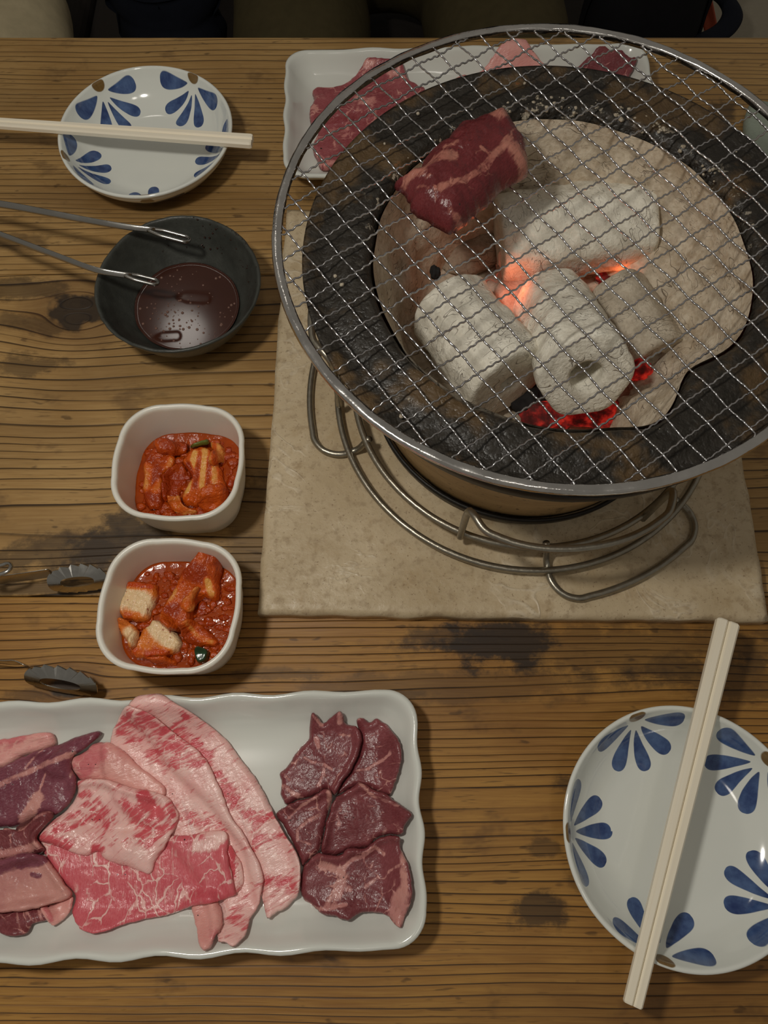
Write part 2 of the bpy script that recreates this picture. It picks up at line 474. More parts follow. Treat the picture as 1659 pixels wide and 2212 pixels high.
# inner wall and ash bed as one lumpy bowl of ash
vs = []; fs = []; n = 180; K = 46
for k in range(K):
    t = k / (K - 1)
    for i in range(n):
        a = 2 * math.pi * i / n; ca, sa = math.cos(a), math.sin(a)
        ri = inner_r(a) + .0008
        if t < .5:
            u = t / .5; r = ri - .020 * u ** 1.1 - .002; z = .1375 - .073 * u
        else:
            u = (t - .5) / .5; r = (ri - .022) * (1 - u); z = .0645 - .008 * math.sin(u * math.pi / 2)
        q = .0030 * nz(r * ca * 45, r * sa * 45, z * 45) + .0016 * nz(r * ca * 140, r * sa * 140, z * 140)
        w = min(1, t * 8)
        # more ash heaped against the right and far side
        heap = max(0, math.cos(a - R(25))) * .014 * math.exp(-((t - .42) / .16) ** 2)
        r2 = max(0, r - (q + heap) * w) if r > .004 else r
        vs.append((r2 * ca, r2 * sa, zl(z + q * w)))
for k in range(K - 1):
    for i in range(n):
        j = (i + 1) % n; fs.append((k * n + i, k * n + j, (k + 1) * n + j, (k + 1) * n + i))
tag(mesh('ash_lining', vs, fs, M_ASHBED, grill), kind='stuff')
# ash crumbs lying on the rim's far side, one heap each too small to pick apart
cv = []; cf = []
for q in range(150):
    a = R(random.gauss(62, 26)) if q < 120 else R(random.uniform(0, 360)); rr = random.gauss(.100, .003) if q < 120 else random.uniform(.1, .124)
    s = random.uniform(.0004, .0014)
    bm = bmesh.new(); bmesh.ops.create_icosphere(bm, subdivisions=1, radius=s)
    o = len(cv); cv += [(rr * math.cos(a) + v.co.x * random.uniform(.7, 1.4), rr * math.sin(a) + v.co.y, zl(.1415) + v.co.z) for v in bm.verts]
    bm.verts.index_update(); cf += [tuple(v.index + o for v in f.verts) for f in bm.faces]; bm.free()
tag(mesh('ash_crumbs', cv, cf, ash('ash_crumb', sr(196, 186, 168), sr(150, 138, 118), 0), grill), kind='stuff')

# ------------------------------------------------------------------ charcoal
M_EMBER = None
def ember_mat():
    g = G('glowing_ember'); c = g.coord()
    n = g.noise(c, 120, 3, .6)
    g.p(Base_Color=g.mix(n, sr(30, 12, 10), sr(90, 40, 34)), Roughness=.9, Emission_Color=g.mix(g.sm(.4, .7, n), (.5, .004, .008), (1.0, .04, .02)),
        Emission_Strength=g.sm(.35, .75, n, .03, .42))
    g.bump(n, .8, .002); return g.mat
M_EMBER = ember_mat()
M_BLACK = plain('dead_charcoal', sr(28, 25, 24), .85, var=.4, scale=150, bump=.6)
def log_mesh(p0, p1, r0, r1, hole, seed, hexa=.06, rot=0.0, na=84, nl=64):
    """hollow hexagonal briquette log along p0 -> p1, axis is local z"""
    p0 = np.array(p0); p1 = np.array(p1); L = np.linalg.norm(p1 - p0)
    vs = []; fs = []
    def ring(r, z, amp, bore=False):
        o = len(vs)
        for i in range(na):
            a = 2 * math.pi * i / na
            h = 1 + (0 if bore else hexa * math.cos(6 * a + rot) * .5)
            x, y = r * h * math.cos(a), r * h * math.sin(a)
            q = amp * (nz(x * 70 + seed, y * 70, z * 70) * .55 + nz(x * 190 + seed, y * 190, z * 150) * .35 + nz(x * 420 + seed, y * 420, z * 300) * .16)
            vs.append((x * (1 + q / r), y * (1 + q / r), z + q * .5))
        return o
    offs = []
    offs.append(ring(hole * .8, .030, .0004, True)); offs.append(ring(hole * .92, .012, .0006, True)); offs.append(ring(hole, .001, .0005, True)); offs.append(ring(hole + .0018, 0, .0006))
    for t in (.45, .75, .93): offs.append(ring(hole + (r0 - hole) * t, .0002, .0012))
    offs.append(ring(r0 * .985, .0012, .0014))
    for k in range(nl + 1):
        t = k / nl; offs.append(ring(r0 + (r1 - r0) * t, .0028 + (L - .0056) * t, .0022))
    offs.append(ring(r1 * .985, L - .0012, .0014))
    for t in (.93, .75, .45): offs.append(ring(hole + (r1 - hole) * t, L - .0002, .0012))
    offs.append(ring(hole + .0018, L, .0006)); offs.append(ring(hole, L - .001, .0005, True)); offs.append(ring(hole * .9, L - .012, .0004, True))
    for A, B in zip(offs, offs[1:]):
        for i in range(na):
            j = (i + 1) % na; fs.append((A + i, A + j, B + j, B + i))
    for A, flip in ((offs[0], True), (offs[-1], False)):
        vs.append((0, 0, .030 if flip else L - .012)); c = len(vs) - 1
        for i in range(na):
            j = (i + 1) % na; fs.append((c, A + j, A + i) if flip else (c, A + i, A + j))
    d = (p1 - p0) / L
    q = Vector((0, 0, 1)).rotation_difference(Vector(d))
    return vs, fs, q
AL, AD = sr(240, 236, 222), sr(212, 206, 190)
GLOWPT = np.array([.074, .272, .078])
def charcoal(p0, p1, r0, r1, hole, seed, label, glowpts=None, a=AL, b=AD, hexa=.06, rot=0.0):
    v, f, q = log_mesh(p0, p1, r0, r1, hole, seed, hexa, rot)
    gl = None
    if glowpts:
        inv = q.inverted(); gl = []
        for c, r in glowpts:
            lc = inv @ (Vector(c) - Vector(p0)); gl.append((tuple(lc), r))
    o = mesh('charcoal_log', v, f, ash('charcoal_ash', a, b, .42, 80, gl), loc=tuple(p0))
    o.rotation_mode = 'QUATERNION'; o.rotation_quaternion = q
    return tag(o, label, 'charcoal', 'ash covered charcoal logs in the grill')
charcoal(P(1100, 830, .092), P(965, 660, .086), .0255, .0230, .0050, 3, 'fat ash-white charcoal log lying nearest the left inner wall, closed end up', [(tuple(GLOWPT), .024)], hexa=.035)
charcoal(P(1268, 815, .112), P(1188, 655, .074), .0242, .0222, .0088, 11, 'ash-white charcoal log with a round bore hole facing the viewer', [(tuple(GLOWPT), .024)])
charcoal(P(1395, 478, .092), P(1075, 520, .086), .0255, .0245, .006, 23, 'long cracked ash-grey charcoal log lying crosswise behind the others', [(tuple(P(1100, 575, .075)), .026)])
charcoal(P(1418, 775, .080), P(1325, 625, .080), .0175, .0175, .004, 31, 'narrow ash-covered charcoal log beside the one with the bore hole', [(tuple(P(1320, 615, .078)), .012)], sr(206, 196, 178), sr(168, 156, 138))
def lump(name, c, rad, seed, mat, label, group=None, amp=.35):
    bm = bmesh.new(); bmesh.ops.create_icosphere(bm, subdivisions=4, radius=1.0)
    for v in bm.verts:
        d = v.co.normalized()
        s = 1 + amp * nz(d.x * 1.6 + seed, d.y * 1.6, d.z * 1.6) + .12 * nz(d.x * 6 + seed, d.y * 6, d.z * 6)
        v.co = Vector((d.x * rad[0] * s, d.y * rad[1] * s, d.z * rad[2] * s))
    me = bpy.data.meshes.new(name); bm.to_mesh(me); bm.free(); me.materials.append(mat)
    for p in me.polygons: p.use_smooth = True
    o = bpy.data.objects.new(name, me); link(o, None, tuple(c))
    return tag(o, label, 'charcoal' if 'ember' not in name else 'ember', group)
M_PINKASH = ash('warm_ash', sr(214, 190, 172), sr(178, 142, 124), .6, 90, [((0, 0, 0), .030)])
lump('charcoal_chunk', P(1120, 655, .068), (.021, .026, .012), 2.0, M_PINKASH, 'pink glowing charcoal chunk in the gap between the left log and the bored log')
lump('ember', P(1290, 892, .072), (.020, .0085, .009), 5.0, M_EMBER, 'dark red ember under the lower end of the bored log', 'glowing embers')
lump('ember', P(1185, 898, .068), (.015, .008, .008), 9.0, M_EMBER, 'dull red ember below the gap between the two lower logs', 'glowing embers')
lump('ember', P(1383, 800, .084), (.0065, .006, .006), 13.0, M_EMBER, 'small bright red ember on top of the narrow log', 'glowing embers')
lump('ember', P(1350, 595, .068), (.018, .008, .008), 17.0, M_EMBER, 'glowing ember tucked under the crosswise log', 'glowing embers')
lump('charcoal_chunk', P(940, 590, .094), (.003, .0045, .003), 21.0, M_BLACK, 'small black charcoal scrap above the left log')
lump('charcoal_chunk', P(1135, 855, .066), (.011, .012, .010), 25.0, M_BLACK, 'dark unburnt charcoal chunk wedged between the lower ends of the two front logs')
lump('charcoal_chunk', P(1420, 850, .078), (.016, .012, .010), 29.0, ash('chunk_ash', sr(200, 186, 168), sr(160, 142, 124), .5, 80), 'pale crumbling charcoal chunk against the front wall right of the embers')
lump('charcoal_chunk', P(1010, 540, .066), (.026, .016, .010), 33.0, ash('chunk_ash', sr(176, 160, 140), sr(136, 116, 98), .4, 60), 'brownish ash-coated charcoal chunk left of the crosswise log')
ember_l = lamp('ember_light', tuple(GLOWPT + np.array([.0, .0, .012])), .005, .006, (1.0, .18, .06))
lamp('ember_light', tuple(P(1345, 598, .080)), .003, .004, (1.0, .18, .06))

# ------------------------------------------------------------------ wire stand round the grill
M_STEEL_OLD = plain('weathered_steel_wire', sr(158, 152, 138), .34, .9, var=.3, scale=260, bump=.25)
SXC, SYC = .089, .246
stand = empty('grill_stand', (SXC, SYC, .0125), 'round steel wire stand encircling the base of the charcoal grill', 'stand')
def arc(r, a0, a1, z, n=60): return [(r * math.cos(R(a)), r * math.sin(R(a)), z) for a in np.linspace(a0, a1, n)]
WR = .0021
v_, f_ = tube(arc(.1185, 0, 360, .0052, 161)[:-1], WR, 10, closed=True); mesh('outer_ring', v_, f_, M_STEEL_OLD, stand)
v_, f_ = tube(arc(.1075, 0, 360, .0150, 161)[:-1], WR, 10, closed=True); mesh('inner_ring', v_, f_, M_STEEL_OLD, stand)
def pol(r, a, z): return (r * math.cos(R(a)), r * math.sin(R(a)), z)
for c in (-63, 57, 177):
    w = 22
    pts = [pol(.1050, c - w - 2.5, .0165), pol(.1075, c - w - 2, .0120), pol(.113, c - w - 1.5, .0035), pol(.124, c - w - 1.0, .0026), pol(.1325, c - w + 1.5, .0026)]
    pts += [pol(.1365, a, .0026) for a in np.linspace(c - w + 5, c + w - 5, 12)]
    pts += [pol(.1325, c + w - 1.5, .0026), pol(.124, c + w + 1.0, .0026), pol(.113, c + w + 1.5, .0035), pol(.1075, c + w + 2, .0120), pol(.1050, c + w + 2.5, .0165)]
    v_, f_ = tube(spline(pts, 90), WR, 10); mesh('foot', v_, f_, M_STEEL_OLD, stand)
for c in (-84, 36, 156):
    w = 29; dr = 0.0 if c < 0 else .009
    pts = [pol(.1090, c - w - 1, .0110), pol(.1095, c - w - 1, .035), pol(.1105, c - w - .6, .0570), pol(.1135, c - w + 1.2, .0625)]
    pts += [pol(.1240 - .008 * (abs(a - c) / w) ** 3, a, .0628) for a in np.linspace(c - w + 5, c + w - 5, 14)]
    pts += [pol(.1135, c + w - 1.2, .0625), pol(.1105, c + w + .6, .0570), pol(.1095, c + w + 1, .035), pol(.1090, c + w + 1, .0110)]
    v_, f_ = tube(spline([(x * (1 + dr / .115), y * (1 + dr / .115), z) for x, y, z in pts], 100), WR, 10); mesh('support_loop', v_, f_, M_STEEL_OLD, stand)

# ------------------------------------------------------------------ grill net
def steel(name, col, rough, var=.12, scale=300):
    g = G(name); c = g.coord(); n = g.noise(c, scale, 3, .6)
    g.p(Base_Color=g.mix(n, tuple(q * (1 - var) for q in col), col), Metallic=1.0, Roughness=g.sm(.3, .7, n, rough * .7, rough * 1.4))
    return g
M_WIRE = steel('net_wire_steel', (.66, .65, .66), .20).mat
g_ = steel('net_rim_steel', (.82, .80, .77), .2, .3, 90)
cc = g_.coord(); g_.bump(g_.noise(cc, 120, 3, .6), .35, .0012)
M_RIM = g_.mat
NX, NY, NZ, NR = .0858, .2632, .1470, .1407
net = empty('grill_net', (NX, NY, NZ), 'round crimped steel wire net with a folded rim resting on the charcoal grill', 'grill net')
prof = [(NR - .0050, -.0011), (NR - .0042, -.0016), (NR - .0018, -.0021), (NR - .0004, -.0016), (NR, 0), (NR - .0005, .0016), (NR - .0018, .0022), (NR - .0040, .0020), (NR - .0050, .0013), (NR - .0043, 0.0)]
v_, f_ = lathe(prof, 240, closed=True, fr=lambda a, k: 1 + .0016 * nz(math.cos(a) * 22, math.sin(a) * 22, k * .9), fz=lambda a, k: .0005 * nz(math.cos(a) * 14, math.sin(a) * 14, k * .7))
mesh('net_rim', v_, f_, M_RIM, net)
ang = R(-54.3); U = np.array([math.cos(ang), math.sin(ang)]); W = np.array([-U[1], U[0]])
node = P(700, 511, NZ)[:2] - np.array([NX, NY])
SU, SW = .01305, .01332
n0u, n0w = node @ U, node @ W
WIRE_R = .00050
def wire(along, off, phase, sgn, step):
    half = math.sqrt(max(0, (NR - .0045) ** 2 - off * off))
    if half < .012: return
    m = max(8, int(half * 2 / step * 12))
    pts = []
    A, B = (U, W) if along == 'u' else (W, U)
    ph0 = n0u if along == 'u' else n0w
    sp = SU if along == 'u' else SW
    for t in np.linspace(-half, half, m):
        k = (t - ph0) / sp
        # three crimps per mesh opening, over one neighbour and under the next
        cz = .00055 * sgn * math.cos(math.pi * (k + phase)) + .00034 * math.sin(2 * math.pi * 3 * k)
        lat = .00022 * math.cos(2 * math.pi * 3 * k + 1)
        q = A * t + B * (off + lat)
        pts.append((q[0], q[1], cz))
    v, f = tube(pts, WIRE_R, 5)
    mesh('wire', v, f, M_WIRE, net)
i = 0
for k in range(-24, 25):
    off = n0w + k * SW
    if abs(off) < NR - .006: wire('u', off, k, 1, SU)
    off = n0u + k * SU
    if abs(off) < NR - .006: wire('w', off, k, -1, SW)

# ------------------------------------------------------------------ round painted plates
def petal_glaze(name, rot, R0):
    g = G(name); x, y, z = g.xyz(g.coord())
    seg = 2 * math.pi / 5
    th = g.m('ARCTAN2', y, x) - rot
    kk = g.m('ROUND', th / seg)
    a = th - kk * seg
    r = g.m('SQRT', x * x + y * y)
    q = (R0 - .0040) - r * g.m('COSINE', a)
    w = r * g.m('SINE', a) + (g.noise(g.vec(x, y, 0.0), 70, 2) - .5) * .0012
    rho = g.m('SQRT', q * q + w * w)
    ph = g.m('ARCTAN2', w, q)
    ps = R(36.5)
    n = g.m('MINIMUM', g.m('MAXIMUM', g.m('ROUND', ph / ps), -2.0), 2.0)
    pf = ph - n * ps
    lat = g.m('ABSOLUTE', rho * g.m('SINE', pf)); lon = rho * g.m('COSINE', pf)
    wn = g.noise(g.vec(kk * 3.1 + n * 1.7, kk * 1.3 - n * 2.3, 0.5), 1.0, 0)
    ln = .0200 + wn * .0035
    t = g.m('MAXIMUM', g.m('MINIMUM', (lon - .0050) / ln, 1.0), 0.0)
    hw = g.m('POWER', t, .72) * g.m('SQRT', g.m('MAXIMUM', 1.0 - g.m('POWER', t, 6.0), 0.0)) * .0056 * (1.0 - .24 * g.sm(1.2, 1.8, g.m('ABSOLUTE', n)))
    pet = g.sm(-.00022, .00022, hw - lat) * g.sm(0.0, .02, t) * g.sm(1.0, .992, t) * g.sm(1.95, 1.75, g.m('ABSOLUTE', ph))
    eye = g.sm(.0003, -.0003, g.m('SQRT', (w * w) * .40 + ((q + .0012) * (q + .0012)) * 2.4) - .0031) * g.sm(-.0032, -.0026, q)
    wash = g.noise(g.vec(x, y, 0.3), 260, 3, .6); wash2 = g.noise(g.vec(x, y, 0.9), 90, 2)
    blue = g.mix(g.sm(.25, .75, wash2 * .6 + wash * .4), sr(32, 52, 104), sr(88, 114, 158))
    blue = g.mix(g.sm(.35, .0, t) * .4, blue, sr(36, 50, 88))
    white = g.mix(g.noise(g.vec(x, y, z), 40, 2), sr(226, 229, 222), sr(234, 236, 228))
    col = g.mix(pet, white, blue)
    col = g.mix(eye, col, g.mix(wash, sr(96, 70, 34), sr(142, 112, 66)))
    g.p(Base_Color=col, Roughness=.10, Specular_IOR_Level=.55, Coat_Weight=.3, Coat_Roughness=.04)
    return g.mat
PR = .0628
plate_prof = [(0, .0035), (.030, .0035), (.031, .0005), (.0335, .0), (.0355, .0022), (.044, .0062), (.053, .0130), (.0595, .0212), (.0618, .0262), (.0628, .0282), (.0626, .0292), (.0616, .0297), (.0604, .0290), (.0592, .0262), (.0570, .0218), (.052, .0152), (.046, .0105), (.0385, .0074), (.030, .0066), (.018, .0063), (0, .0062)]
pz = spline(plate_prof[1:-1], 110); plate_dense = [(0, .0035)] + [tuple(p) for p in pz] + [(0, .0062)]
def round_plate(x, y, rot, label, seed):
    v, f = lathe(plate_dense, 144, fr=lambda a, k: 1 + .008 * nz(math.cos(a) * 1.3 + seed, math.sin(a) * 1.3), fz=lambda a, k: 0.0)
    o = mesh('round_plate', v, f, petal_glaze('petal_glaze', rot, PR), loc=(x, y, 0))
    return tag(o, label, 'plate', 'round plates with blue petals')
def ang_to(px, py, z, c):
    q = P(px, py, z); return math.atan2(q[1] - c[1], q[0] - c[0])
FPC = (-.1726, .4560); NPC = (.1535, -.0135)
round_plate(*FPC, ang_to(313, 425, .0285, FPC), 'small round white plate with blue petal flowers, above the black sauce bowl', 1.0)
round_plate(*NPC, ang_to(1378, 1550, .0285, NPC), 'small round blue-petal plate below the stone tile, chopsticks laid lengthways on it', 4.0)

# ------------------------------------------------------------------ chopsticks (a joined disposable pair)
def chop_mat():
    g = G('pale_chopstick_wood'); x, y, z = g.xyz(g.coord())
    n = g.noise(g.vec(x * 12, y * 700, z * 700), 1.0, 3, .6)
    g.p(Base_Color=g.mix(n, sr(246, 234, 208), sr(253, 246, 228)), Roughness=.5); g.bump(n, .2, .0004); return g.mat
M_CHOP = chop_mat()
def chopsticks(a, b, w0, w1, h0, h1, label):
    """a -> b are the middle of the two ends, a is the thick end"""
    a = np.array(a); b = np.array(b); L = np.linalg.norm(b - a); d = (b - a) / L
    rt = empty('chopsticks', tuple(a), label, 'chopsticks', 'chopsticks laid across plates')
    side = np.cross(d, [0, 0, 1.0]); side /= np.linalg.norm(side); up = np.cross(side, d)
    M = Matrix(((d[0], side[0], up[0]), (d[1], side[1], up[1]), (d[2], side[2], up[2])))
    rt.rotation_euler = M.to_euler()
    for s in (-1, 1):
        rings = []
        for t in [0, .004, .02] + list(np.linspace(.05, .98, 24)) + [.996, 1.0]:
            w = (w0 + (w1 - w0) * t) * .5; h = h0 + (h1 - h0) * t
            if t in (0, 1.0): w *= .90; h *= .86
            y0 = s * .00014; y1 = s * w
            lo, hi = (y0, y1) if s > 0 else (y1, y0)
            c = .22 * h
            x = t * L
            pts = [(x, hi - c * .9, -h / 2), (x, hi, -h / 2 + c), (x, hi, h / 2 - c), (x, hi - c * .9, h / 2), (x, lo + c * .9, h / 2), (x, lo, h / 2 - c), (x, lo, -h / 2 + c), (x, lo + c * .9, -h / 2)]
            rings.append(pts)
        v, f = loft(rings); o = mesh('stick', v, f, M_CHOP, rt, smooth=False)
    return rt
def Pm(p, q, z): return (P(*p, z) + P(*q, z)) / 2
rimz = .0297
chopsticks(Pm((545, 291), (545, 320), rimz + .0032), P(-.6 * 545, 243.5, rimz + .0028), .0104, .0064, .0056, .0042, 'pale wooden chopsticks lying across the blue-petal plate above the black bowl')
chopsticks(Pm((1549, 1337), (1595, 1349), rimz + .0036), Pm((1349, 2166), (1383, 2178), rimz + .0026), .0124, .0088, .0060, .0044, 'pale wooden chopsticks lying lengthways across the blue-petal plate below the stone tile')

# ------------------------------------------------------------------ rectangular meat plates
M_PORC = plain('white_porcelain', sr(222, 224, 216), .14, var=.02, scale=25, Specular_IOR_Level=.55)
class Height:
    """top surface of what already lies on a plate, in the world's xy"""
    S = .0008
    def __init__(s, x0, x1, y0, y1, z):
        s.x0, s.y0 = x0, y0; s.nx = int((x1 - x0) / s.S) + 1; s.ny = int((y1 - y0) / s.S) + 1
        s.h = np.full((s.ny, s.nx), float(z))
        s.mx = s.h.copy(); s.bl = s.h.copy()
    def refresh(s, r=3, b=5):
        m = s.h.copy()
        for _ in range(r):
            m = np.maximum.reduce([m, np.roll(m, 1, 0), np.roll(m, -1, 0), np.roll(m, 1, 1), np.roll(m, -1, 1)])
        k = m.copy()
        for _ in range(b):
            k = (k + np.roll(k, 1, 0) + np.roll(k, -1, 0) + np.roll(k, 1, 1) + np.roll(k, -1, 1)) / 5
        s.mx = np.maximum.reduce([s.h, np.roll(s.h, 1, 0), np.roll(s.h, -1, 0), np.roll(s.h, 1, 1), np.roll(s.h, -1, 1)])
        s.bl = np.maximum(k, s.mx)
    def get(s, X, Y):
        fx = np.clip((X - s.x0) / s.S, 0, s.nx - 1.001); fy = np.clip((Y - s.y0) / s.S, 0, s.ny - 1.001)
        i = fx.astype(int); j = fy.astype(int); u = fx - i; v = fy - j
        a = s.bl
        return a[j, i] * (1 - u) * (1 - v) + a[j, i + 1] * u * (1 - v) + a[j + 1, i] * (1 - u) * v + a[j + 1, i + 1] * u * v
    def put(s, X, Y, Z):
        i = np.clip(np.round((X - s.x0) / s.S).astype(int), 0, s.nx - 1); j = np.clip(np.round((Y - s.y0) / s.S).astype(int), 0, s.ny - 1)
        np.maximum.at(s.h, (j, i), Z); s.refresh()
def rect_plate(cx, cy, rot, ha, hb, label, ph, wk=.62):
    def wave(amp):
        def w(q, t):
            per = 3.0 if q in (0, 2) else 6.0
            env = math.sin(math.pi * min(1, max(0, t))) ** .5 if 0 < t < 1 else 0
            return wk * amp * env * math.sin(2 * math.pi * per * t + ph + q)
        return w
    spec = [(.030, .0022, 0), (.027, .0002, 0), (.024, .0, 0), (.022, .0012, .0002), (.012, .0075, .0006), (.0045, .0150, .0012), (.0012, .0196, .0017), (.0, .0216, .0019), (.0003, .0226, .0019), (.0014, .0233, .0018), (.0030, .0228, .0016), (.0048, .0206, .0013), (.0085, .0152, .0008), (.0135, .0100, .0004), (.0190, .0072, .0001), (.026, .0064, 0), (.040, .0062, 0)]
    sp = spline(spec, 70)
    rings = []
    for ins, z, amp in sp:
        amp = max(0, amp)
        pts = rrect(ha - ins, hb - ins, max(.017 - ins * .55, .003), wave(amp), 44, 10)
        rings.append([(x, y, max(0, z) + (.0005 * math.sin(x * 90 + ph) * min(1, z / .02) if z > .01 else 0)) for x, y in pts])
    v, f = loft(rings)
    o = mesh('rectangular_plate', v, f, M_PORC, loc=(cx, cy, 0)); o.rotation_euler.z = rot
    tag(o, label, 'plate', 'rectangular meat plates')
    hm = Height(cx - ha - .02, cx + ha + .02, cy - hb - .02, cy + hb + .02, .0064)
    X, Y = np.meshgrid(hm.x0 + np.arange(hm.nx) * hm.S, hm.y0 + np.arange(hm.ny) * hm.S)
    c, s = math.cos(rot), math.sin(rot)
    u = (X - cx) * c + (Y - cy) * s; w = -(X - cx) * s + (Y - cy) * c
    ins = np.minimum(ha - np.abs(u), hb - np.abs(w))
    hm.h = np.interp(ins, [-.001, 0, .0014, .003, .0048, .0085, .0135, .019, .026], [0.0, .0222, .0238, .0236, .0215, .0161, .0107, .0076, .0068]); hm.refresh()
    return hm
HM_NEAR = rect_plate(-.1192, -.0080, R(1.9), .1390, .0628, 'long white rectangular plate with wavy rim holding the most meat, below the kimchi bowls', .6)
HM_FAR = rect_plate(.0648, .4845, R(1.7), .1390, .0628, 'long white rectangular plate with wavy rim partly hidden behind the charcoal grill', 1.9, .42)

# ------------------------------------------------------------------ meat slices
def meat_mat(name, lean, lean2, fat, fat2, ang=0.0, vein=.5, streak=.5, scale=1.0, rough=.27, warm=0.0, gloss_soft=False):
    g = G(name); x, y, z = g.xyz(g.coord())
    c, s = math.cos(R(ang)), math.sin(R(ang))
    u = x * c + y * s; w = y * c - x * s
    vst = g.vec(u * 95 * scale, w * 520 * scale, z * 100)
    fa = g.attr('fat')
    n_st = g.noise(vst, 1.0, 3, .6, .5)
    n_mid = g.noise(g.vec(x, y, z), 170 * scale, 3, .6)
    n_lo = g.noise(g.vec(u, w, z), 55 * scale, 3, .6)
    n_fi = g.noise(g.vec(u * 500, w * 1400, z * 800), 1.0, 2, .6)
    dv = g.vec(u * .8 + (n_lo - .5) * .016 + (n_mid - .5) * .004, w * 1.2 + (g.noise(g.vec(u, w, z + 3.0), 60 * scale, 3, .6) - .5) * .016, 0.0)
    web = g.sm(.075, .0, g.voro(dv, 105 * scale)) * g.sm(.40, .60, g.noise(g.vec(x, y, 1.0), 48 * scale, 2))
    f = fa + (n_st - .5) * streak * 1.9 + (n_mid - .5) * (1.05 if gloss_soft else .55) + web * vein
    fm = g.sm(.30, .78, f)
    lc = g.mix(g.sm(.3, .7, n_lo * .6 + n_fi * .4), lean, lean2)
    fc = g.mix(g.sm(.3, .7, n_lo), fat, fat2)
    col = g.mix(fm, lc, fc)
    if warm:
        col = g.mix(g.sm(.62, .72, g.noise(g.vec(x, y, 2.0), 38, 2)) * warm, col, sr(190, 118, 60))
    pep = g.sm(.86, .875, g.noise(g.vec(x, y, 5.0), 300, 0))
    col = g.mix(pep, col, sr(50, 38, 34))
    g.p(Base_Color=col, Roughness=g.sm(.3, .7, n_fi, rough * .75, rough * 1.35), Specular_IOR_Level=.5, Subsurface_Weight=.12, Subsurface_Radius=(.4, .12, .08), Subsurface_Scale=.004)
    g.bump(n_st * (.22 if gloss_soft else .6) + n_mid * (1.0 if gloss_soft else .3) + n_fi * .3 + fm * .3, .5, .0013)
    return g.mat
LEAN_D = (sr(112, 50, 54), sr(142, 74, 78)); FAT_D = (sr(190, 126, 122), sr(212, 152, 142))
LEAN_P = (sr(206, 72, 84), sr(222, 104, 110)); FAT_P = (sr(242, 184, 178), sr(250, 206, 198))
MT = {}
for k, an in enumerate((10, 70, 125)): MT['dark%d' % k] = meat_mat('dark_lean_beef', *LEAN_D, *FAT_D, ang=an, vein=.46, streak=.40, gloss_soft=True)
MT['purple'] = meat_mat('purple_lean_beef', sr(112, 52, 66), sr(140, 78, 90), *FAT_D, ang=22, vein=.2, streak=.25, gloss_soft=True)
for k, an in enumerate((28, 24, 40)): MT['pink%d' % k] = meat_mat('marbled_pink_beef', *LEAN_P, *FAT_P, ang=an, vein=.30, streak=.95, warm=.35 if k == 2 else 0, rough=.19 if k == 2 else .27)
MT['lattice'] = meat_mat('webbed_pink_beef', sr(208, 86, 98), sr(224, 116, 122), *FAT_P, ang=95, vein=.78, streak=.5, scale=1.0)
MT['fat'] = meat_mat('pale_pink_fat', sr(208, 112, 116), sr(220, 134, 134), sr(228, 160, 152), sr(238, 178, 168), ang=15, vein=.3, streak=.35)
MT['red'] = meat_mat('bright_red_beef', sr(142, 62, 68), sr(168, 92, 96), sr(208, 134, 128), sr(220, 156, 146), ang=30, vein=.5, streak=.45, gloss_soft=True)
MT['grill'] = meat_mat('fresh_red_beef', sr(88, 29, 32), sr(112, 44, 46), sr(160, 98, 86), sr(176, 118, 102), ang=50, vein=.25, streak=.5, rough=.28, gloss_soft=True)

